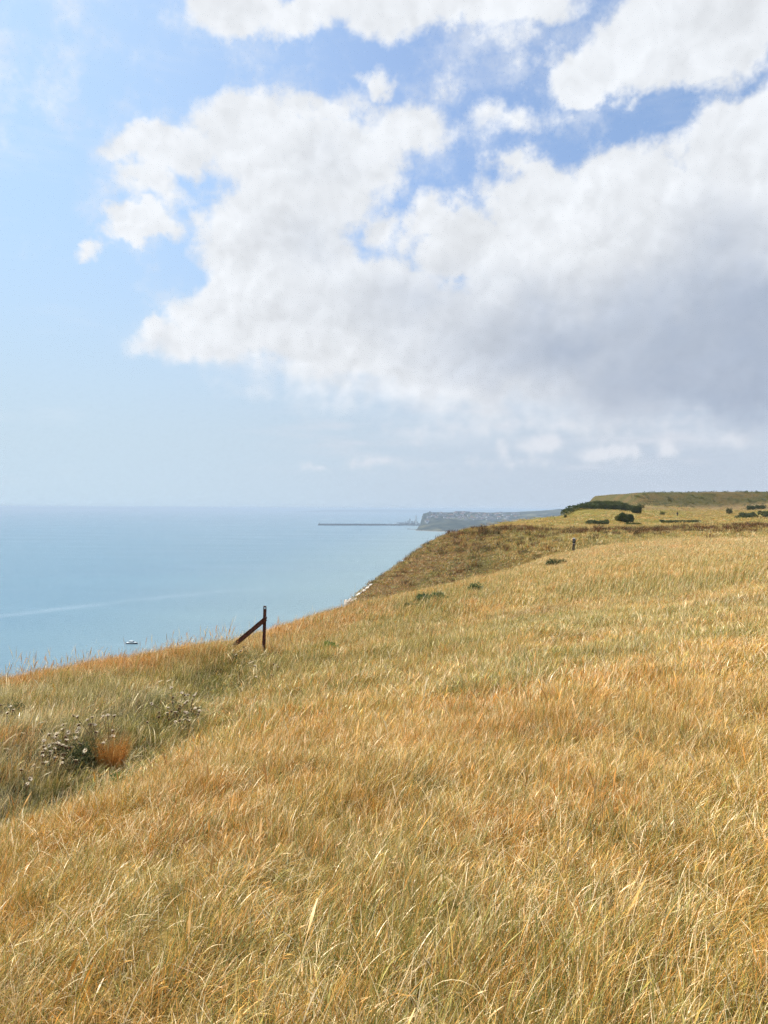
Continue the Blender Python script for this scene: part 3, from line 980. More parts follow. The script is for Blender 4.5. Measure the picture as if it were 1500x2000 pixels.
# ------------------------------------------------------------------ rusted fence post with a diagonal brace
def rust_material():
    m, gg, out = material('rusted_iron')
    b = gg.node('ShaderNodeBsdfPrincipled')
    co = gg.node('ShaderNodeTexCoord').outputs['Object']
    n = gg.noise(co, 22.0, 6, 0.65)
    n2 = gg.noise(gg.v('MULTIPLY', co, (1.0, 1.0, 0.25)), 9.0, 4, 0.6)
    c = gg.mix(gg.step(n, 0.35, 0.68), (0.040, 0.016, 0.012), (0.145, 0.052, 0.030))
    c = gg.mix(gg.step(n2, 0.52, 0.72, 0.0, 0.7), c, (0.23, 0.095, 0.050))
    gg.put(b.inputs['Base Color'], c)
    gg.put(b.inputs['Roughness'], gg.step(n, 0.3, 0.7, 0.7, 0.92))
    b.inputs['Specular IOR Level'].default_value = 0.25
    bn = gg.node('ShaderNodeBump')
    bn.inputs['Strength'].default_value = 0.7
    bn.inputs['Distance'].default_value = 0.006
    gg.put(bn.inputs['Height'], n)
    gg.l.new(bn.outputs[0], b.inputs['Normal'])
    gg.l.new(b.outputs[0], out.inputs[0])
    return m


def fence_post():
    rust = rust_material()
    Y = 17.0
    base, top = P3(514.5, 1284, Y), P3(517.5, 1183.5, Y)
    root = empty('fence_post', (base.x, base.y, gz(base.x, base.y)), label='rusty angle iron fence post with a diagonal brace on the cliff edge', cat='fence post')
    inv = Vector(root.location)

    def loc(p):
        return Vector(p) - inv
    up = (top - base).normalized()
    w = 0.072
    mb = MB()
    # two flanges; the front one is drilled near the top
    a0, a1 = loc(base) - up * 0.35, loc(top)
    side = Vector((1, 0, 0))
    hz = (a1 - a0).length
    hole0, hole1 = hz - 0.065, hz - 0.030
    lo, hi = a0 - side * w / 2, a1 - side * w / 2
    t = 0.011
    sweep_profile(mb, [(0, 0), (w, 0), (w, t), (t, t), (t, w), (0, w)], lo, lo + up * hole0, side, wob=0.0012, seed=3, steps=18)
    for x0, x1 in ((0, w * 0.33), (w * 0.67, w)):
        sweep_profile(mb, [(x0, 0), (x1, 0), (x1, t), (x0, t)], lo + up * (hole0 + 0.0005), lo + up * (hole1 - 0.0005), side, steps=1)
    sweep_profile(mb, [(0, t + 0.001), (t, t + 0.001), (t, w), (0, w)], lo + up * (hole0 + 0.0005), lo + up * (hole1 - 0.0005), side, steps=1)
    sweep_profile(mb, [(0.003, 0), (w - 0.003, 0), (w - 0.012, t), (t, t), (t, w), (0.003, w)], lo + up * hole1, hi, side, wob=0.001, seed=4, steps=2)
    mb.build('upright', rust, root)
    # brace: channel section running down to the left into the grass
    j = P3(517, 1210, Y - 0.02)
    f = P3(455, 1262, Y - 0.10)
    d = (f - j).normalized()
    b0, b1 = loc(j) - d * 0.03, loc(f) + d * 0.35
    mb = MB()
    wd = 0.100
    nrm = Vector((d.z, 0, -d.x)).normalized()
    prof = [(-wd / 2, 0), (wd / 2, 0), (wd / 2, 0.045), (wd / 2 - 0.009, 0.045), (wd / 2 - 0.009, 0.010), (-wd / 2 + 0.009, 0.010), (-wd / 2 + 0.009, 0.045), (-wd / 2, 0.045)]
    sweep_profile(mb, prof, b0 + Vector((0, -0.012, 0)), b1 + Vector((0, -0.012, 0)), nrm, wob=0.0012, seed=5, steps=16)
    mb.build('brace', rust, root)
    mb = MB()
    c = loc(P3(519, 1207, Y - 0.07))
    hexo = [(math.cos(k * math.pi / 3) * 0.030, math.sin(k * math.pi / 3) * 0.030) for k in range(6)]
    mb.prism(hexo, -0.035, 0.03, org=c)
    mb.tube([c + Vector((0, -0.062, 0)), c + Vector((0, 0.03, 0))], 0.013, 8)
    mb.build('bolt', rust, root)


fence_post()


# ------------------------------------------------------------------ small trail marker on the far edge of the slope
def trail_marker():
    Y = 58.0
    k = Y / 1500                                    # metres per sighted unit at this distance
    p = P3(1121, 1074, Y)
    z0 = gz(p.x, p.y)
    top = P3(1121, 1050, Y).z
    root = empty('trail_marker', (p.x, p.y, z0), rz=R(-8), label='small dark trail marker with pale cap on the top of the near slope', cat='marker post')
    H = top - z0
    wood, dark, pale = plain('weathered_wood', (0.07, 0.05, 0.035), 0.85, 0.4, 6, 0.4), plain('black_panel', (0.018, 0.016, 0.016), 0.5), plain('grey_board', (0.34, 0.31, 0.28), 0.7)
    white = plain('white_print', (0.75, 0.74, 0.72), 0.6, 0.1)
    MB().box((0, 0, H / 2 - 0.12), (0.10, 0.10, H - 0.1)).build('post', wood, root)
    MB().box((-0.10, 0.02, H * 0.5 - 0.28), (0.045, 0.045, H - 0.42), Matrix.Rotation(R(4), 3, 'Y')).build('prop', wood, root)
    MB().box((0, 0, H - 0.055), (0.26, 0.22, 0.11), top=0.25).build('cap', pale, root)
    pn = MB().box((0, -0.065, H - 0.255), (0.235, 0.028, 0.285)).build('sign_panel', dark, root)
    ch = MB()
    ch.prism([(-0.05, -0.03), (0, 0.035), (0.05, -0.03), (0.05, -0.005), (0, 0.06), (-0.05, -0.005)], -0.0835, -0.0805, org=(0, 0, H - 0.27))
    ch.build('arrow', white, pn)
    MB().box((0.0, -0.064, H - 0.455), (0.165, 0.024, 0.085)).build('label_board', pale, root)
    MB().box((0.035, -0.066, H - 0.52), (0.20, 0.02, 0.022)).build('rail', wood, root)


trail_marker()


# ------------------------------------------------------------------ walker on the far path
def walker():
    p = at(1323, 1010, 200, 280)
    root = empty('person', p, rz=R(15), label='walker in dark clothes on the far grass between the bushes', cat='person')
    me = bpy.data.meshes.new('body')
    J = [((0, 0, 0.94), .15), ((0, 0.0, 1.15), .145), ((0, -0.01, 1.36), .17), ((0, -0.01, 1.50), .065), ((0, 0.02, 1.60), .10), ((0, 0.025, 1.70), .085),
         ((0.10, 0.0, 0.88), .10), ((0.12, 0.12, 0.48), .07), ((0.12, 0.04, 0.09), .048), ((0.13, 0.20, 0.045), .038),
         ((-0.10, 0.0, 0.88), .10), ((-0.11, -0.06, 0.48), .07), ((-0.11, -0.24, 0.12), .048), ((-0.12, -0.13, 0.045), .038),
         ((0.20, -0.01, 1.40), .075), ((0.33, -0.06, 1.14), .055), ((0.22, 0.10, 0.99), .042), ((0.19, 0.16, 0.95), .038),
         ((-0.20, -0.01, 1.40), .075), ((-0.33, -0.06, 1.14), .055), ((-0.22, 0.10, 0.99), .042), ((-0.19, 0.16, 0.95), .038)]
    E = [(0, 1), (1, 2), (2, 3), (3, 4), (4, 5), (0, 6), (6, 7), (7, 8), (8, 9), (0, 10), (10, 11), (11, 12), (12, 13), (2, 14), (14, 15), (15, 16), (16, 17), (2, 18), (18, 19), (19, 20), (20, 21)]
    me.from_pydata([j[0] for j in J], E, [])
    o = bpy.data.objects.new('body', me)
    C.objects.link(o)
    o.parent = root
    sk = o.modifiers.new('skin', 'SKIN')
    sk.use_smooth_shade = True
    for v, (c, r) in zip(me.skin_vertices[0].data, J):
        v.radius = (r, r * (0.72 if 0.9 < c[2] < 1.45 and abs(c[0]) < 0.05 else 1.0))
    me.skin_vertices[0].data[0].use_root = True
    sd = o.modifiers.new('smooth', 'SUBSURF')
    sd.levels = sd.render_levels = 2
    m, gg, out = material('walker_clothes')
    b = gg.node('ShaderNodeBsdfPrincipled')
    co = gg.node('ShaderNodeTexCoord').outputs['Object']
    x, y, z = gg.sep(co)
    c = gg.mix(gg.m('GREATER_THAN', z, 0.93), (0.020, 0.020, 0.026), (0.014, 0.012, 0.012))
    c = gg.mix(gg.m('GREATER_THAN', z, 1.53), c, (0.30, 0.19, 0.14))
    gg.put(b.inputs['Base Color'], c)
    b.inputs['Roughness'].default_value = 0.85
    gg.l.new(b.outputs[0], out.inputs[0])
    me.materials.append(m)
    hood = MB()
    n = 10
    prof = [(1.52, .085), (1.56, .112), (1.62, .125), (1.70, .118), (1.76, .080), (1.785, .02)]
    vs, fs = [], []
    for z_, r in prof:
        vs += [(math.cos(2 * math.pi * k / n) * r, math.sin(2 * math.pi * k / n) * r - 0.005, z_) for k in range(n)]
    for i in range(len(prof) - 1):
        fs += [(i * n + k, i * n + (k + 1) % n, (i + 1) * n + (k + 1) % n, (i + 1) * n + k) for k in range(n) if not (i in (1, 2) and k in (2,))]
    fs.append(tuple((len(prof) - 1) * n + k for k in range(n)))
    hood.add(vs, fs).build('hood', plain('dark_cloth', (0.014, 0.013, 0.014), 0.9), root, True)
    bp = MB().box((0, -0.20, 1.24), (0.30, 0.16, 0.42), top=0.8)
    bp.build('rucksack', plain('dark_nylon', (0.018, 0.016, 0.018), 0.7), root)


walker()


# ------------------------------------------------------------------ motor boat below the cliff
def motor_boat():
    q = P3(258, 1257.5, 618)
    d = ray(258, 1257.5)
    s = EYE / -d.z
    root = empty('motor_boat', (d.x * s, d.y * s, 0.0), rz=R(-6), label='small white cabin cruiser with dark hull on the blue water', cat='boat')
    whitep, navy, glass, steel = plain('white_gelcoat', (0.80, 0.80, 0.78), 0.3, 0.06, spec=0.5), plain('dark_hull', (0.012, 0.014, 0.02), 0.35, spec=0.5), plain('tinted_glass', (0.02, 0.025, 0.03), 0.1, spec=0.6), plain('steel', (0.55, 0.55, 0.55), 0.3, metal=0.9)
    # hull: cross-sections from stern (-x) to bow (+x)
    secs = []
    for i in range(15):
        t = i / 14
        x = -4.8 + 9.8 * t
        bw = 1.65 * (1 - max(0, (t - 0.45) / 0.55) ** 2.2) + 0.02
        dk = 1.05 + 0.42 * t ** 2
        secs.append((x, bw, dk))
    vs, fs, mi = [], [], []
    for x, bw, dk in secs:
        rk = 0.55 * max(0, (x - 1) / 4) ** 2
        for yy, zz, sh in ((0, -0.45, rk), (bw * 0.75, -0.1, rk * 0.7), (bw * 0.95, dk * 0.80, rk * 0.2), (bw, dk, 0), (bw * 0.90, dk, 0), (bw * 0.86, dk - 0.12, 0)):
            vs.append((x - sh, -yy, zz))
        for yy, zz, sh in ((bw * 0.86, dk - 0.12, 0), (bw * 0.90, dk, 0), (bw, dk, 0), (bw * 0.95, dk * 0.80, rk * 0.2), (bw * 0.75, -0.1, rk * 0.7)):
            vs.append((x - sh, yy, zz))
    n = 11
    M = MB()
    for i in range(14):
        for k in range(n):
            zz = (0 if k in (0, 1, 9, 10) else 1)
            M.add([vs[i * n + k], vs[i * n + (k + 1) % n], vs[(i + 1) * n + (k + 1) % n], vs[(i + 1) * n + k]], [(0, 1, 2, 3)], zz)
    M.add(vs[:n], [tuple(range(n))], 1)
    M.build('hull', [navy, whitep], root)
    cab = MB().prism([(-2.6, 1.0), (-2.3, 2.25), (0.5, 2.25), (1.9, 1.35), (3.0, 1.2), (3.1, 1.05)], -1.15, 1.15)
    cb = cab.build('cabin', whitep, root)
    MB().box((-0.8, 0, 2.33), (3.2, 2.5, 0.12)).build('roof', whitep, root)
    w = MB().prism([(0.45, 2.12), (1.62, 1.42), (0.35, 1.42)], -1.165, 1.165).build('side_window', glass, cb)
    for x0, x1 in ((-2.1, -1.0), (-0.9, 0.25)):
        MB().prism([(x0, 1.5), (x1, 1.5), (x1, 2.05), (x0 + 0.08, 2.05)], -1.163, 1.163).build('side_window', glass, cb)
    MB().add([(0.56, -1.0, 2.225), (1.84, -1.0, 1.40), (1.84, 1.0, 1.40), (0.56, 1.0, 2.225)], [(0, 1, 2, 3)]).build('windscreen', glass, cb)
    MB().tube([(-1.6, 0, 2.38), (-1.6, 0, 3.9)], 0.035, 6).tube([(-1.6, -0.4, 3.2), (-1.6, 0.4, 3.2)], 0.03, 6).build('mast', steel, root)
    r = MB()
    for sy in (-1, 1):
        pts = [(x, sy * bw * 0.92, dk + 0.55) for x, bw, dk in secs[8:]]
        r.tube(pts, 0.025, 5)
        for x, bw, dk in secs[8::2]:
            r.tube([(x, sy * bw * 0.92, dk), (x, sy * bw * 0.92, dk + 0.55)], 0.02, 5)
    r.build('bow_rail', steel, root)
    MB().box((-5.1, 0, 0.32), (0.8, 2.6, 0.12)).build('swim_platform', whitep, root)
    e = MB().box((-5.25, 0.0, 0.85), (0.45, 0.5, 0.9), top=0.75)
    e.build('outboard_motor', plain('grey_cowl', (0.08, 0.08, 0.09), 0.35), root)


motor_boat()


# ------------------------------------------------------------------ shrubs
def leaf_material(name, c0, c1, trans=0.2):
    m, gg, out = material(name)
    va = gg.node('ShaderNodeAttribute', attribute_name='var').outputs['Fac']
    c = gg.mix(va, c0, c1)
    di, tr, mx = gg.node('ShaderNodeBsdfDiffuse'), gg.node('ShaderNodeBsdfTranslucent'), gg.node('ShaderNodeMixShader')
    gg.put(di.inputs[0], c)
    gg.put(tr.inputs[0], c)
    mx.inputs[0].default_value = trans
    gg.l.new(di.outputs[0], mx.inputs[1])
    gg.l.new(tr.outputs[0], mx.inputs[2])
    gg.l.new(mx.outputs[0], out.inputs[0])
    return m


GORSE = leaf_material('gorse_leaf', (0.025, 0.036, 0.014), (0.13, 0.145, 0.052))  # paler leaf tone raised to paint a sunlit look into the bushes
LIGHT = leaf_material('light_leaf', (0.06, 0.075, 0.025), (0.17, 0.17, 0.06))
HEDGE = leaf_material('bramble_leaf', (0.05, 0.065, 0.028), (0.17, 0.18, 0.08))
SEA_GREEN = leaf_material('cabbage_leaf', (0.06, 0.095, 0.04), (0.19, 0.235, 0.10), 0.3)
FRESH = leaf_material('fresh_leaf', (0.08, 0.15, 0.03), (0.19, 0.27, 0.07), 0.35)
BARK = plain('bark', (0.10, 0.075, 0.05), 0.9, 0.4)


def foliage_mesh(name, rs, lobes_, n, leaf, mat, flat=0.35):
    """n leaf sprays spread through a union of ellipsoids (cx, cy, cz, rx, ry, rz), denser near the skin."""
    lob = np.array(lobes_, float)
    vol = lob[:, 3] * lob[:, 4] * lob[:, 5]
    pick = rs.choice(len(lob), n, p=vol ** 0.7 / (vol ** 0.7).sum())
    u = rs.normal(size=(n, 3))
    u /= np.linalg.norm(u, axis=1)[:, None]
    rr = 1 - 0.55 * rs.random_sample(n) ** 1.6 + rs.normal(0, 0.05, n)
    p = lob[pick, :3] + u * rr[:, None] * lob[pick, 3:]
    keep = p[:, 2] > 0.02
    p, u = p[keep], u[keep]
    n = len(p)
    ax = u + rs.normal(0, 0.7, (n, 3))
    ax /= np.linalg.norm(ax, axis=1)[:, None]
    bx = np.cross(ax, rs.normal(size=(n, 3)))
    bx /= np.linalg.norm(bx, axis=1)[:, None]
    sz = leaf * rs.uniform(0.6, 1.5, n)[:, None]
    w = sz * flat
    nrm = np.cross(ax, bx)
    V = np.stack([p - bx * w * 0.3, p + ax * sz * 0.5 + bx * w + nrm * w * 0.4, p + ax * sz, p + ax * sz * 0.5 - bx * w + nrm * w * 0.4], 1).reshape(-1, 3)
    F = np.arange(4 * n).reshape(-1, 4)
    me = bpy.data.meshes.new(name)
    me.from_pydata(V.tolist(), [], F.tolist())
    a = me.attributes.new('var', 'FLOAT', 'POINT')
    cl = fbm(p[:, 0] * 1.1 + p[:, 2], p[:, 1] * 1.1 + 3 * p[:, 2], 9)
    a.data.foreach_set('value', np.repeat(np.clip(0.5 * rs.random_sample(n) + 0.9 * (cl - 0.2), 0, 1), 4).astype(np.float32))
    me.materials.append(mat)
    me.update()
    return me


def shrub(name, px, py, Y, wpx, hpx, label, cat, mat=GORSE, n=2600, seed=1, group=None, lob=None):
    """A bush standing where the ground is sighted, its size given as seen."""
    p = P3(px, py, Y)
    z = gz(p.x, p.y)
    k = Y / 1500
    w, h = wpx * k, hpx * k + max(0, (p.z - z))
    root = empty(name, (p.x, p.y, z), label=label, cat=cat, group=group)
    rs = np.random.RandomState(seed)
    L = [(0, 0, h * 0.42, w * 0.31, w * 0.30, h * 0.42)]
    for i in range(lob or 13):
        a = rs.uniform(0, 2 * math.pi)
        r = w * rs.uniform(0.16, 0.42)
        L.append((math.cos(a) * r, math.sin(a) * r, h * rs.uniform(0.12, 0.80), w * rs.uniform(0.07, 0.16), w * rs.uniform(0.07, 0.16), h * rs.uniform(0.14, 0.28)))
    me = foliage_mesh('crown', rs, L, int(n * 1.5), max(0.10, 0.048 * w), mat)
    o = bpy.data.objects.new('crown', me)
    C.objects.link(o)
    o.parent = root
    t = MB()
    for i in range(4):
        a = i * 1.6 + rs.uniform(0, 1)
        t.tube([(0.1 * math.cos(a), 0.1 * math.sin(a), -0.15), (w * .12 * math.cos(a), w * .12 * math.sin(a), h * 0.3), (w * .26 * math.cos(a), w * .26 * math.sin(a), h * 0.62)], [0.09, 0.06, 0.02], 5)
    t.build('trunk', BARK, root)
    return root


shrub('gorse_bush', 1222, 1022, 160, 44, 20, 'round dark bush standing alone in front of the scrub', 'bush', seed=2, n=3600)
shrub('gorse_bush', 1245, 1003, 232, 26, 18, 'dark bush at the right end of the long scrub', 'bush', seed=3)
shrub('gorse_bush', 1424, 1001, 255, 13.5, 10, 'small round dark bush alone on the far field', 'bush', seed=4, n=1600)
shrub('gorse_bush', 1466, 996, 300, 22, 9, 'left of two low dark bushes before the bank', 'bush', seed=5, n=1800)
shrub('gorse_bush', 1486, 996, 298, 20, 9, 'right of two low dark bushes before the bank', 'bush', seed=6, n=1800)
shrub('hawthorn_bush', 1293, 1005, 240, 13, 8, 'small yellow green bush beside the walker', 'bush', LIGHT, 1200, 7)
shrub('thorn_sapling', 1104, 1018, 175, 6, 6.5, 'tiny lone bush on the green rise left of the scrub', 'bush', LIGHT, 700, 8)
shrub('bramble_patch', 1166, 1025, 150, 48, 8.5, 'low green bramble patch left of the round bush', 'bramble', HEDGE, 2200, 9)
shrub('bramble_patch', 1310, 1023, 150, 42, 7, 'low bramble strip below the walker, left half', 'bramble', HEDGE, 2000, 10)
shrub('bramble_patch', 1350, 1023, 152, 44, 6, 'low bramble strip below the walker, right half', 'bramble', HEDGE, 2000, 11)
shrub('bramble_patch', 1462, 1012, 190, 46, 11, 'dark green bramble bank at the right edge of the field', 'bramble', HEDGE, 2400, 12)
shrub('bramble_patch', 1510, 1012, 188, 60, 13, 'taller bramble bank cut by the right picture edge', 'bramble', HEDGE, 2400, 13)
shrub('bramble_patch', 1240, 1030, 128, 40, 5, 'thin grey green growth at the foot of the round bush', 'bramble', LIGHT, 1400, 14)


def scrub():
    """The long dark thicket on the far rise reads as one mass."""
    rs = np.random.RandomState(21)
    L = []
    o = P3(1165, 998, 262)
    for px, top, wd in ((1112, 994, 22), (1124, 989, 26), (1138, 985, 28), (1152, 981, 30), (1166, 979, 30), (1180, 979.5, 30), (1194, 980, 30), (1206, 980, 26), (1216, 983, 26), (1228, 987, 26), (1236, 991, 22)):
        for j in range(2):
            Y = 262 + 9 * j + rs.uniform(-3, 3)
            t = P3(px + rs.uniform(-4, 4), top, Y)
            g0 = gz(t.x, t.y)
            hh = max(1.2, t.z - g0)
            wm = wd * Y / 1500
            L.append((t.x - o.x, t.y - o.y, g0 - o.z + hh * 0.45, wm * 0.55, wm * 0.7, hh * 0.55))
    lob = np.array(L)
    z0 = lob[:, 2].min() - 3
    lob[:, 2] -= z0
    me = foliage_mesh('scrub', rs, lob, 15000, 0.42, GORSE)
    ob = bpy.data.objects.new('scrub', me)
    C.objects.link(ob)
    ob.location = (o.x, o.y, o.z + z0)
    tag(ob, 'long dark green thicket on the rise left of the bank', 'thicket', kind='stuff')
    # shrubs dotting the bank behind
    L = []
    org = P3(1370, 985, 325)
    for i in range(420):
        x, y = rs.uniform(104, 200), rs.uniform(317, 338)
        r = rs.uniform(0.25, 0.7)
        L.append((x - org.x, y - org.y, gz(x, y) - org.z + r * 0.2, r, r, r * 0.5))
    lob = np.array(L)
    z0 = lob[:, 2].min() - 1
    lob[:, 2] -= z0
    me = foliage_mesh('bank_scrub', rs, lob, 7000, 0.30, HEDGE)
    ob = bpy.data.objects.new('bank_scrub', me)
    C.objects.link(ob)
    ob.location = (org.x, org.y, org.z + z0)
    tag(ob, 'low patchy scrub growing on the flat topped bank', 'scrub', kind='stuff')


scrub()


# ------------------------------------------------------------------ leafy plants in the near slope
def leafy_plant(name, px, py, wpx, hpx, n, label, mat, seed, leaf=0.09, cat='plant'):
    """A clump of small leaves on short stems, sized as seen."""
    p = at(px, py + hpx * 0.35)
    k = p.y / 1500
    w, h = wpx * k, hpx * k + 0.10
    root = empty(name, p, label=label, cat=cat)
    rs = np.random.RandomState(seed)
    L = []
    for i in range(12):
        a, r = rs.uniform(0, 6.283), math.sqrt(rs.random_sample())
        rx = w * rs.uniform(0.08, 0.15)
        L.append((math.cos(a) * r * w * 0.40, math.sin(a) * r * w * 0.30, h * rs.uniform(0.15, 0.42), rx, rx, h * rs.uniform(0.30, 0.60) * (1.15 - 0.5 * r)))
    me = foliage_mesh('foliage', rs, L, n, leaf, mat, 0.16)
    o = bpy.data.objects.new('foliage', me)
    C.objects.link(o)
    o.parent = root
    sm = plain('green_stem', (0.10, 0.12, 0.04), 0.8)
    for i in range(4):
        c = L[i]
        MB().tube([(c[0] * 0.6, c[1] * 0.6, -0.03), (c[0], c[1], c[2] + c[5] * 0.8)], [0.007, 0.003], 5).build('stem', sm, root)
    return root


leafy_plant('sea_cabbage', 842, 1174, 64, 24, 2200, 'dark green leafy plant clump in the upper middle of the slope', SEA_GREEN, 1, 0.13)
leafy_plant('sea_cabbage', 929, 1153, 26, 14, 700, 'small green leafy clump right of and above the larger one', SEA_GREEN, 2, 0.12)
leafy_plant('sea_cabbage', 1086, 1102, 46, 15, 1100, 'grey green leafy clump near the far edge below the trail marker', HEDGE, 3, 0.14)
leafy_plant('weed_clump', 806, 1188, 34, 15, 500, 'dull twiggy weed beside the dark green leafy clump', HEDGE, 4, 0.10)
leafy_plant('weed_clump', 640, 1272, 66, 18, 900, 'fresh green weeds right of the rusty fence post', FRESH, 5, 0.06)
leafy_plant('weed_clump', 236, 1528, 50, 14, 420, 'bright green weed tuft just below the rust orange tussock', FRESH, 6, 0.035)
leafy_plant('weed_clump', 145, 1482, 110, 36, 1500, 'dark green leafy growth under the large dry thistle patch', HEDGE, 7, 0.055)
leafy_plant('weed_clump', 20, 1400, 60, 34, 900, 'green weeds at the left picture edge on the shelf', HEDGE, 8, 0.06)


# ------------------------------------------------------------------ rust orange tussock
def tussock():
    p = at(218, 1508)
    root = empty('tussock', p, label='rust orange grass tussock beside the dry thistles', cat='tussock')
    rs = random.Random(5)
    V, F, A = [], [], []
    k = p.y / 1500
    for i in range(700):
        a, r = rs.uniform(0, 6.283), math.sqrt(rs.random()) * 0.12
        L = (82 * k) * rs.uniform(0.55, 1.12)
        le = rs.uniform(0, 0.22) + r * 1.0
        w = 0.0032 * rs.uniform(0.7, 1.3)
        fa, va = rs.uniform(0, 3.14), rs.random()
        cx, cy, cz = math.cos(a) * r, math.sin(a) * r, -0.02
        b0 = len(V)
        for s in range(6):
            t = s / 5
            wd = w * (1 - t ** 2) + 0.0004
            V += [(cx - math.cos(fa) * wd / 2, cy - math.sin(fa) * wd / 2, cz), (cx + math.cos(fa) * wd / 2, cy + math.sin(fa) * wd / 2, cz)]
            A += [va, va]
            cx += (math.sin(le) * math.cos(a) + 0.10 * t) * L / 5
            cy += math.sin(le) * math.sin(a) * L / 5
            cz += math.cos(le) * L / 5
            le += 0.06
        for s in range(5):
            q = b0 + 2 * s
            F.append((q, q + 1, q + 3, q + 2))
    o = mesh_obj('blades', V, F, leaf_material('rust_blade', (0.30, 0.125, 0.03), (0.66, 0.36, 0.11), 0.2), parent=root)
    o.data.attributes.new('var', 'FLOAT', 'POINT').data.foreach_set('value', np.array(A, np.float32))


tussock()


# ------------------------------------------------------------------ dry carline thistles
def thistles():
    bract = plain('straw_bract', (0.76, 0.65, 0.45), 0.6, 0.35, 60)
    disc = plain('brown_disc', (0.17, 0.085, 0.04), 0.9, 0.45, 90)
    stemm = plain('dry_stem', (0.13, 0.075, 0.04), 0.9, 0.4, 20)
    green = leaf_material('thistle_leaf', (0.07, 0.09, 0.035), (0.22, 0.21, 0.10), 0.25)
    # heads: a dark cup, spreading straw-coloured bracts, a brown disc
    cups, heads = [], []
    rs = random.Random(11)
    for v in range(4):
        mb = MB()
        n = 9
        rg = [(0.0, 0.004), (0.004, 0.011), (0.014, 0.0145), (0.020, 0.013)]
        vs, fs = [], []
        for z, r in rg:
            vs += [(math.cos(6.2832 * k / n) * r, math.sin(6.2832 * k / n) * r, z - 0.02) for k in range(n)]
        for i in range(3):
            fs += [(i * n + k, i * n + (k + 1) % n, (i + 1) * n + (k + 1) % n, (i + 1) * n + k) for k in range(n)]
        fs.append(tuple(3 * n + k for k in range(n)))
        mb.add(vs, fs, 1)
        for k in range(20):
            a = 6.2832 * k / 20 + rs.uniform(-0.1, 0.1)
            r1 = 0.029 * rs.uniform(0.8, 1.15)
            up = 0.006 * rs.uniform(-0.6, 1.6)
            c, s_ = math.cos(a), math.sin(a)
            w = 0.0036
            mb.add([(c * .011 - s_ * w * .6, s_ * .011 + c * w * .6, 0.001), (c * .011 + s_ * w * .6, s_ * .011 - c * w * .6, 0.001),
                    (c * .022 + s_ * w, s_ * .022 - c * w, up + 0.003), (c * r1, s_ * r1, up), (c * .022 - s_ * w, s_ * .022 + c * w, up + 0.003)], [(0, 1, 2, 3, 4)], 0)
        o = mb.build('flower_head', [bract, disc], None)
        C.objects.unlink(o)
        heads.append(o.data)

    def patch(pix, nplants, label, group, up=52, seed=0):
        """Heads are sighted one by one; neighbouring stems belong to one plant."""
        rr = random.Random(seed)
        H = []
        for x, y in pix:
            b = at(x, y + up * rr.uniform(0.8, 1.15))
            H.append((P3(x, y, b.y), b))
        cen = [H[i * len(H) // nplants][1].copy() for i in range(nplants)]
        for it in range(6):
            grp = [min(range(nplants), key=lambda c: (cen[c] - h[1]).length) for h in H]
            for c in range(nplants):
                m = [h[1] for h, q in zip(H, grp) if q == c]
                if m:
                    cen[c] = sum(m, Vector()) / len(m)
        for c in range(nplants):
            m = [h for h, q in zip(H, grp) if q == c]
            if not m:
                continue
            gx, gy = cen[c].x, cen[c].y
            o0 = Vector((gx, gy, gz(gx, gy)))
            root = empty('thistle', o0, label=label, cat='thistle', group=group)
            for hp, b in m:
                e = hp - o0
                j = Vector((e.x * 0.35 + rr.uniform(-.02, .02), e.y * 0.35, e.z * 0.5))
                st = MB().tube([(e.x * 0.12, e.y * 0.12, -0.03), j, e + Vector((0, 0, -0.02))], [0.0042, 0.0034, 0.0026], 5)
                st.build('stem', stemm, root)
                ho = bpy.data.objects.new('flower_head', rr.choice(heads))
                C.objects.link(ho)
                ho.parent = root
                ho.location = e
                s = rr.uniform(0.85, 1.25)
                ho.scale = (s, s, s)
                ho.rotation_euler = (rr.gauss(0, 0.35), rr.gauss(0, 0.35), rr.uniform(0, 6))
            V, F, A = [], [], []
            for i in range(50):
                a = rr.uniform(0, 6.283)
                z = rr.random() ** 1.5 * 0.24
                L = rr.uniform(0.05, 0.11)
                bx, by = rr.gauss(0, 0.06), rr.gauss(0, 0.06)
                q = len(V)
                w = 0.006
                ca, sa = math.cos(a), math.sin(a)
                V += [(bx, by, z), (bx + ca * L * .5 - sa * w, by + sa * L * .5 + ca * w, z + L * .3), (bx + ca * L, by + sa * L, z + L * .25), (bx + ca * L * .5 + sa * w, by + sa * L * .5 - ca * w, z + L * .3)]
                F.append((q, q + 1, q + 2, q + 3))
                A += [rr.random()] * 4
            lo = mesh_obj('leaves', V, F, green, parent=root)
            lo.data.attributes.new('var', 'FLOAT', 'POINT').data.foreach_set('value', np.array(np.repeat(A[::4], 4), np.float32))

    z1 = [(850, 255), (890, 270), (700, 380), (695, 440), (775, 480), (745, 535), (905, 375), (915, 425), (890, 470), (520, 505), (615, 500), (595, 545), (450, 590), (570, 625), (650, 590), (660, 640), (450, 660),
          (520, 655), (460, 700), (590, 690), (430, 740), (540, 730), (630, 620), (690, 650), (740, 670), (790, 680), (870, 555), (700, 770), (430, 790), (540, 775), (590, 820), (690, 825), (440, 885), (480, 880),
          (690, 885), (310, 920), (150, 975), (230, 1165), (265, 1100), (870, 850), (1000, 725), (930, 630), (1130, 380), (1070, 375), (1150, 470), (1030, 310), (1090, 275), (1235, 265), (1300, 250), (1385, 255),
          (1370, 455), (1370, 530), (1240, 620), (750, 580)]
    patch([(20 + x / 6.82, 1360 + y / 6.82) for x, y in z1], 13, 'dry brown thistle with pale heads in the large patch left of the orange tussock', 'thistles of the large patch', seed=1)
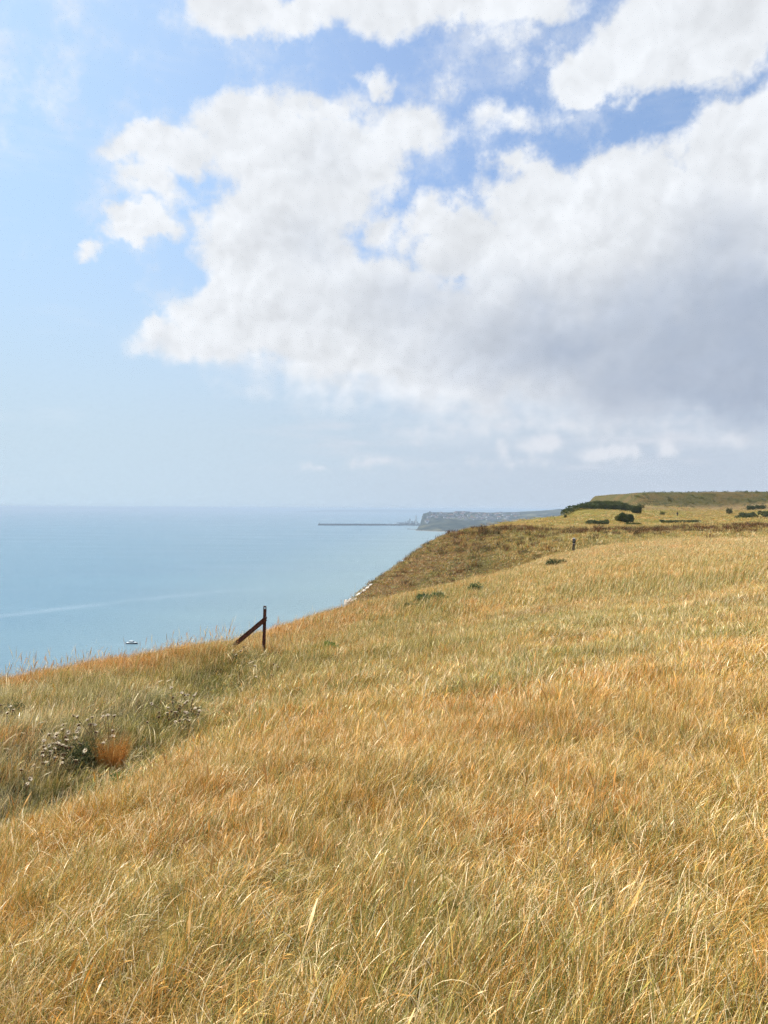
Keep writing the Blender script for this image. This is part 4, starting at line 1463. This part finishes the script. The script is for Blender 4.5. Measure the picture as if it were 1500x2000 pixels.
    z2 = [(410, 325), (565, 400), (610, 430), (655, 425), (740, 440), (770, 410), (430, 465), (430, 535), (360, 615), (640, 520), (610, 545), (715, 495), (540, 585), (515, 620), (410, 665), (470, 680), (350, 690), (610, 680),
          (640, 690), (700, 640), (760, 625), (800, 620), (820, 660), (800, 715), (230, 685), (225, 750), (470, 820), (530, 800), (600, 785), (650, 755), (670, 800), (60, 825), (120, 560)]
    patch([(280 + x / 7.5, 1300 + y / 7.5) for x, y in z2], 9, 'dry thistle with pale heads in the smaller patch in the trough', 'thistles of the smaller patch', up=36, seed=2)
    patch([(476, 1263), (461, 1279), (470, 1271), (456, 1270)], 2, 'dry thistle in the grass under the brace of the rusty post', 'thistles at the post', up=26, seed=3)
    patch([(498, 1300), (535, 1297), (543, 1303), (500, 1322), (530, 1318)], 2, 'dark dry thistle in front of the foot of the rusty post', 'thistles before the post', up=30, seed=4)
    patch([(20, 1380), (14, 1392), (2, 1377), (26, 1386)], 1, 'dark thistle at the left picture edge', None, up=38, seed=5)


thistles()


# ------------------------------------------------------------------ chalk showing at the foot of the second hill
def chalk():
    m = plain('chalk', (0.66, 0.63, 0.57), 0.95, 0.25, 1.6, 0.8, col2=(0.34, 0.27, 0.20))
    o0 = P3(690, 1170, 99)
    root = empty('chalk_outcrop', o0)
    tag(root, 'white chalk outcrop at the seaward foot of the second hill', 'cliff', kind='structure')
    rs = random.Random(4)
    for px, py, w, h in ((679, 1180, 11, 18), (686, 1177, 12, 14), (694, 1173, 13, 9), (703, 1171, 10, 6), (711, 1154, 9, 5), (718, 1148, 8, 4), (724, 1142, 6, 3), (700, 1161, 7, 4), (690, 1182, 12, 12), (714, 1158, 9, 4), (735, 1157, 6, 3)):
        k = 98.5 / 1500
        p = P3(px, py, 98.5 if h > 8 else 99.6)
        bm = bmesh.new()
        bmesh.ops.create_icosphere(bm, subdivisions=3, radius=1)
        sd = rs.uniform(0, 50)
        for v in bm.verts:
            f = float(fbm(np.array([v.co.x * 1.6 + sd]), np.array([v.co.y * 1.6 + v.co.z * 2.1]), 5)[0])
            v.co *= 0.7 + 0.6 * f
            v.co.x = round(v.co.x * 5) / 5 * 0.4 + v.co.x * 0.6
            v.co = Vector((v.co.x * w * k * (0.55 if h > 8 else 0.85), v.co.y * 0.9, v.co.z * h * k * 0.55))
            v.co.rotate(Euler((0, R(-30), 0)))
        me = bpy.data.meshes.new('chalk_rock')
        bm.to_mesh(me)
        bm.free()
        me.materials.append(m)
        o = bpy.data.objects.new('chalk_rock', me)
        C.objects.link(o)
        o.parent = root
        o.location = p - o0


chalk()


# ------------------------------------------------------------------ harbour town five kilometres off
def town():
    # headland: surveyed ridge heights, sloping down to the water
    def w3(px, py, Y):
        v = P3(px, py, Y)
        return (v.x, v.y, v.z)
    ctrl = [w3(808, 1034, 3900), w3(860, 1037, 3750), w3(920, 1039, 3650)]
    pts = []
    for px, py, Y in [(818, 1030, 3960), (826, 1024, 4040), (836, 1021, 4060), (850, 1019, 4080), (870, 1014.5, 4120), (890, 1015, 4120), (910, 1018, 4080), (940, 1022, 4050), (980, 1022, 4050), (1040, 1020, 4050), (1120, 1016, 4050),
                      (824, 1014, 4500), (830, 1010, 4560), (838, 1005.5, 4640), (850, 1005, 4700), (870, 1003, 4800), (890, 1001.5, 4900), (920, 1001, 4950), (960, 1004, 4900), (1000, 1005, 4900), (1060, 1003, 4900), (1140, 1002, 4900),
                      (860, 1020, 4350), (900, 1018, 4400), (950, 1018, 4400), (1000, 1017, 4400), (1060, 1015, 4400),
                      (900, 1004, 5500), (960, 1003, 5600), (1040, 1001, 5600), (1140, 999, 5600)]:
        pts.append(w3(px, py, Y))
    pts += [(*ctrl[0][:2], 2), (*ctrl[1][:2], 1), (*ctrl[2][:2], 1), (900, 3550, 0), (1400, 3550, 10), (120, 3850, -12), (140, 4100, 0), (1500, 5600, 70), (1500, 4200, 60)]
    sp = Spline2(pts, 5.0)
    xs, ys = np.linspace(120, 1500, 240), np.linspace(3500, 5700, 170)
    X, Y = np.meshgrid(xs, ys, indexing='ij')
    Z = sp(X.ravel(), Y.ravel()) + (fbm(X.ravel() * 0.02, Y.ravel() * 0.02, 51) - 0.5) * 9
    shore = np.interp(Y.ravel(), [3500, 3900, 4050, 4300, 4480, 4800, 5200, 5700], [420, 165, 190, 218, 224, 246, 300, 420])
    Z = Z - 5.0 * np.maximum(shore + (fbm(Y.ravel() * 0.02, X.ravel() * 0.01, 52) - 0.5) * 30 - X.ravel(), 0)
    Z = np.maximum(Z, -12)
    nr = len(ys)
    i, j = np.meshgrid(np.arange(len(xs) - 1), np.arange(nr - 1), indexing='ij')
    F = np.stack([i * nr + j, (i + 1) * nr + j, (i + 1) * nr + j + 1, i * nr + j + 1], -1).reshape(-1, 4)
    m, gg, out = material('town_hill')
    b = gg.node('ShaderNodeBsdfDiffuse')
    co = gg.node('ShaderNodeNewGeometry')
    n = gg.noise(co.outputs['Position'], 0.02, 5, 0.65)
    n2 = gg.noise(co.outputs['Position'], 0.006, 3, 0.5)
    z = gg.sep(co.outputs['Position'])[2]
    c = gg.mix(gg.step(n, 0.42, 0.60), (0.016, 0.021, 0.013), (0.055, 0.060, 0.038))
    c = gg.mix(gg.step(n2, 0.55, 0.66, 0.0, 0.6), c, (0.20, 0.18, 0.10))
    c = gg.mix(gg.step(z, 4.0, 1.0), c, (0.22, 0.19, 0.15))
    gg.put(b.inputs[0], c)
    gg.l.new(b.outputs[0], out.inputs[0])
    o = mesh_obj('headland', np.c_[X.ravel(), Y.ravel(), Z].tolist(), F.tolist(), m, True)
    tag(o, 'hazy blue green headland carrying the far town', 'headland', kind='structure')

    # reef running out from the toe of the headland
    tone, stone = plain('harbour_stone', (0.13, 0.125, 0.115), 0.9, 0.4, 0.05), plain('pale_quay', (0.36, 0.34, 0.31), 0.9, 0.3, 0.05)
    mb = MB()
    rs = random.Random(8)
    a, e = Vector(w3(797, 1033.5, 1))[:], None
    for t in np.linspace(0, 1, 14):
        px = 798 + 70 * t
        d = ray(px, 1033.6 + 3 * t)
        s = EYE / -d.z
        mb.box((d.x * s, d.y * s, 0.6), (18, rs.uniform(8, 22), rs.uniform(2, 5)), Matrix.Rotation(rs.uniform(-.5, .5), 3, 'Z'), top=0.6)
    tag(mb.build('reef', tone), 'dark rocky reef at the toe of the headland', 'reef', kind='structure')

    # breakwater
    def sea(px, py):
        d = ray(px, py)
        s = EYE / -d.z
        return Vector((d.x * s, d.y * s, 0))
    A, B = sea(621, 1026.2), sea(822, 1026.4)
    root = empty('harbour_wall', A, label='long dark harbour breakwater reaching out left from the far town', cat='breakwater')
    L = (B - A).length
    root.rotation_euler = (0, 0, math.atan2(B.y - A.y, B.x - A.x))
    w = MB()
    nseg = 26
    for k in range(nseg):
        x0, x1 = L * k / nseg, L * (k + 1) / nseg - 0.4
        w.prism([(-9, -4), (9, -4), (6.5, 7.2 + 0.25 * math.sin(k * 1.7)), (-6.5, 7.2 + 0.25 * math.sin(k * 1.7))], x0, x1, Matrix.Rotation(R(-90), 3, 'Z'))
    w.build('wall', tone, root)
    MB().box((L * 0.33, -5.2, 9.3), (L * 0.66 - 4, 1.8, 3.9)).build('parapet', tone, root)
    MB().box((L * 0.80, 0, 7.9), (L * 0.34, 11, 1.0)).build('quay_deck', stone, root)
    for x, w_, h_ in ((L * 0.69, 26, 4.5), (L * 0.76, 34, 5.5), (L * 0.83, 22, 4.0), (L * 0.90, 28, 5.0), (L * 0.965, 14, 6.5)):
        s_ = MB()
        s_.prism([(-w_ / 2, 8.4), (w_ / 2, 8.4), (w_ / 2, 8.4 + h_ * 0.7), (0, 8.4 + h_), (-w_ / 2, 8.4 + h_ * 0.7)], -4, 4, org=(x, 0, 0))
        s_.build('shed', plain('shed_paint', (0.55, 0.53, 0.50), 0.8), root)
    lh = empty('lighthouse', A + Vector((8, 0, 7.2)), label='tiny lighthouse on the outer end of the breakwater', cat='lighthouse')
    MB().tube([(0, 0, 0), (0, 0, 9), (0, 0, 9.01), (0, 0, 9.8)], [2.6, 1.9, 2.5, 2.5], 12).build('tower', stone, lh)
    MB().tube([(0, 0, 9.82), (0, 0, 12), (0, 0, 13.2)], [1.5, 1.5, 0.2], 10).build('lantern', plain('lantern_glass', (0.4, 0.4, 0.4), 0.3), lh)

    # pier head behind the breakwater
    pc = sea(802, 1023.5)
    root = empty('pier_head', pc, label='low pier with small buildings and a tower behind the breakwater', cat='pier')
    k = pc.y / 1500
    MB().box((-2 * k, 0, 3), (40 * k, 22, 7)).build('deck', tone, root)
    MB().box((-20 * k, 0, 10.2), (14 * k, 12, 3.0)).build('landing_stage', tone, root)
    for dx, w_, h_ in ((-10, 4, 2.5), (-5, 3, 4.5), (-1.5, 1.6, 8.5), (3, 3.5, 3.5), (8, 4, 4), (13, 3, 3)):
        mb = MB().box((dx * k, 0, 6.6 + h_ * k / 2), (w_ * k, 14, h_ * k))
        mb.prism([(-w_ * k / 2 - .6, 0), (w_ * k / 2 + .6, 0), (0, 0.28 * w_ * k)], -7.5, 7.5, org=(dx * k, 0, 6.65 + h_ * k))
        mb.build('building', plain('pier_building', (0.40, 0.39, 0.38) if w_ != 1.6 else (0.16, 0.16, 0.17), 0.8), root)

    # houses: a few plans, each house its own object
    slate, tile = plain('slate_roof', (0.12, 0.115, 0.12), 0.8), plain('tile_roof', (0.22, 0.115, 0.08), 0.85)
    walls = [plain('house_wall', c, 0.85, 0.12, 0.3) for c in ((0.55, 0.54, 0.52), (0.38, 0.35, 0.32), (0.26, 0.22, 0.19))]
    glass = plain('window_dark', (0.04, 0.045, 0.05), 0.3)
    plans = []
    for wi, wm in enumerate(walls):
        for (a_, d_, h_) in ((13, 9, 6.5), (22, 9, 8.5)):
            mb = MB().box((0, 0, h_ / 2 - 2), (a_, d_, h_ + 4), mi=0)
            mb.prism([(-d_ / 2 - .5, 0), (d_ / 2 + .5, 0), (0, d_ * 0.45)], -a_ / 2 - .4, a_ / 2 + .4, Matrix.Rotation(R(90), 3, 'Z'), (0, 0, h_), mi=1)
            for fl in range(2):
                for q in range(int(a_ // 4)):
                    mb.box((-a_ / 2 + 2.2 + 4 * q, -d_ / 2 - 0.02, 1.6 + 3 * fl), (1.6, 0.2, 1.5), mi=2)
            mb.box((a_ * 0.3, 0, h_ + d_ * 0.45), (1.2, 1.6, 2.4), mi=1)
            o = mb.build('house', [wm, slate if (wi + a_) % 2 else tile, glass])
            C.objects.unlink(o)
            plans.append(o.data)
    rs = random.Random(3)
    spots_ = [(862, 1003), (871, 1006), (880, 1008), (868, 1012), (876, 1014), (884, 1012), (893, 1009), (902, 1006), (898, 1013), (907, 1011), (915, 1008), (912, 1015), (921, 1012), (930, 1008), (926, 1016), (936, 1013),
              (944, 1009), (942, 1015), (951, 1011), (957, 1006), (960, 1013), (968, 1009), (953, 1016), (975, 1012), (846, 1009), (852, 1012), (838, 1012), (858, 1008), (834, 1019), (889, 1005), (920, 1004), (940, 1005),
              (972, 1006), (985, 1008), (980, 1004), (992, 1010), (1000, 1006), (905, 1003), (933, 1011), (948, 1006), (964, 1016), (988, 1014), (1006, 1010), (1012, 1006)]
    allp = []
    for px, py in spots_:
        for q in range(2):
            allp.append((px + rs.uniform(-4, 4) * q, py + rs.uniform(-1.5, 1.5) * q))
    for n_, (px, py) in enumerate(allp):
        d = ray(px, py)
        Ys = np.linspace(3600, 5600, 500)
        hz = sp(d.x / d.y * Ys, Ys)
        hit = np.argmax(hz > EYE + d.z / d.y * Ys) if (hz > EYE + d.z / d.y * Ys).any() else None
        if not hit:
            continue
        yy = Ys[hit]
        xx = d.x / d.y * yy
        o = bpy.data.objects.new('house', rs.choice(plans[:4] if rs.random() < 0.8 else plans))
        C.objects.link(o)
        o.location = (xx, yy, float(sp(np.array([xx]), np.array([yy]))[0]))
        o.rotation_euler = (0, 0, rs.uniform(-0.6, 0.6))
        tag(o, 'small pale house among others on the slopes of the far town', 'house', 'houses of the far town')

    def block(name, px, py, wpx, hpx, Y, col, label, cat, flat=True):
        v = P3(px, py, Y)
        z = float(sp(np.array([v.x]), np.array([Y]))[0])
        k_ = Y / 1500
        H = v.z - z + hpx * k_
        r_ = empty(name, (v.x, Y, z), label=label, cat=cat)
        wm = plain('block_wall', col, 0.85, 0.15, 0.2)
        MB().box((0, 0, H / 2 - 2), (wpx * k_, 16, H + 4)).build('wall', wm, r_)
        MB().box((0, 0, H + 0.8), (wpx * k_ * 0.9, 13, 1.6)).build('roof', slate, r_)
        for fl in range(max(1, int(hpx * k_ / 4))):
            MB().box((0, -8.05, H - 2.4 - 4 * fl), (wpx * k_ * 0.86, 0.3, 1.5)).build('window_band', glass, r_)
        return r_
    block('clifftop_tower', 839.5, 1004, 3.0, 5, 4660, (0.20, 0.19, 0.19), 'dark tower at the seaward end of the far clifftop', 'tower')
    block('clifftop_block', 848, 1004, 9, 3, 4700, (0.30, 0.29, 0.28), 'grey clifftop block right of the dark tower', 'building')
    block('white_block', 860.5, 1007, 3.2, 6, 4720, (0.70, 0.69, 0.67), 'tall white block on the far clifftop', 'building')
    block('hotel', 896, 1002, 15, 3.0, 4930, (0.27, 0.25, 0.24), 'long dark hotel block on the highest roofline of the far town', 'building')
    block('hotel', 912, 1002, 12, 2.6, 4940, (0.34, 0.31, 0.29), 'shorter block right of the long hotel on the far roofline', 'building')
    block('white_house', 834, 1021, 4, 2.5, 4050, (0.80, 0.80, 0.78), 'single white house above the shore at the headland toe', 'house')
    block('white_kiosk', 812.5, 1027, 3, 2.2, 4690, (0.80, 0.80, 0.78), 'white harbour building at the root of the breakwater', 'building')

    # downs behind the town, and the low coast far beyond
    def ridge(name, prof, Y, label, col, depth):
        top = [P3(px, py, Y) for px, py in prof]
        n_ = len(top)
        vs = [(p.x, Y - depth, -5) for p in top] + [tuple(p) for p in top] + [(p.x * 1.02, Y + depth, -5) for p in top]
        fs = [(i, i + 1, n_ + i + 1, n_ + i) for i in range(n_ - 1)] + [(n_ + i, n_ + i + 1, 2 * n_ + i + 1, 2 * n_ + i) for i in range(n_ - 1)]
        m_, g_, o_ = material(name + '_ground')
        d_ = g_.node('ShaderNodeBsdfDiffuse')
        nn = g_.noise(g_.node('ShaderNodeNewGeometry').outputs['Position'], 0.004, 4, 0.6)
        g_.put(d_.inputs[0], g_.mix(g_.step(nn, 0.4, 0.6), col, tuple(c_ * 1.7 for c_ in col)))
        g_.l.new(d_.outputs[0], o_.inputs[0])
        return tag(mesh_obj(name, vs, fs, m_, True), label, 'hills', kind='structure')
    rr = random.Random(6)
    prof = [(930, 1004), (960, 1003), (985, 1002), (1005, 1000.5), (1018, 999.2), (1035, 998.2), (1050, 997.6), (1065, 996.6), (1080, 995.4), (1100, 994.0), (1150, 992), (1250, 990), (1400, 988)]
    ridge('downs', [(a_ + t * (b_ - a_), c_ + t * (d_ - c_) + rr.uniform(-0.25, 0.25)) for (a_, c_), (b_, d_) in zip(prof[:-1], prof[1:]) for t in (0, .25, .5, .75)], 7200, 'blue hazy downs behind the far town', (0.03, 0.04, 0.022), 600)
    prof = [(560, 999.5), (640, 995.8), (760, 995.2), (850, 995.9), (960, 996.8), (1100, 998), (1400, 998)]
    ridge('far_coast', [(a_ + t * (b_ - a_), c_ + t * (d_ - c_) + rr.uniform(-0.2, 0.2)) for (a_, c_), (b_, d_) in zip(prof[:-1], prof[1:]) for t in (0, .2, .4, .6, .8)], 24000, 'faint low coast along the horizon beyond the harbour', (0.06, 0.07, 0.05), 800)

    # freighter near the horizon
    d = ray(266, 997.5)
    s = EYE / -d.z
    f = empty('freighter', (d.x * s, d.y * s, 0), rz=R(5), label='faint distant freighter on the horizon at the left', cat='ship')
    hullm, sup = plain('freighter_hull', (0.10, 0.10, 0.12), 0.6, scale=0.02), plain('freighter_house', (0.7, 0.7, 0.68), 0.6, scale=0.05)
    MB().prism([(-120, -5), (110, -5), (128, 22), (-124, 19)], -17, 17).build('hull', hullm, f)
    MB().box((-92, 0, 34), (24, 30, 32)).build('bridge', sup, f)
    MB().box((-112, 0, 36), (9, 10, 26), top=0.8).build('funnel', hullm, f)
    MB().box((20, 0, 27), (150, 30, 14)).build('cargo', hullm, f)


town()

# ------------------------------------------------------------------ sea haze: even, thin air from the water to just above the headland
def haze():
    x0, x1, y0, y1, z0, z1 = -90500, 90500, -20500, 90500, -14.0, EYE + 14.0
    v = [(x, y, z) for z in (z0, z1) for x, y in ((x0, y0), (x1, y0), (x1, y1), (x0, y1))]
    o = mesh_obj('haze', v, [(3, 2, 1, 0), (4, 5, 6, 7), (0, 1, 5, 4), (1, 2, 6, 5), (2, 3, 7, 6), (3, 0, 4, 7)])
    m = bpy.data.materials.new('sea_haze')
    m.use_nodes = True
    m.node_tree.nodes.clear()
    gg = Graph(m.node_tree)
    out = gg.node('ShaderNodeOutputMaterial')
    pv = gg.node('ShaderNodeVolumePrincipled')
    pv.inputs['Color'].default_value = (0.58, 0.72, 0.87, 1)
    pv.inputs['Density'].default_value = 1.1e-4
    pv.inputs['Anisotropy'].default_value = 0.0
    gg.l.new(pv.outputs[0], out.inputs['Volume'])
    o.data.materials.append(m)
    tag(o, 'pale blue sea haze over the water and the far coast', 'haze', kind='stuff')


haze()
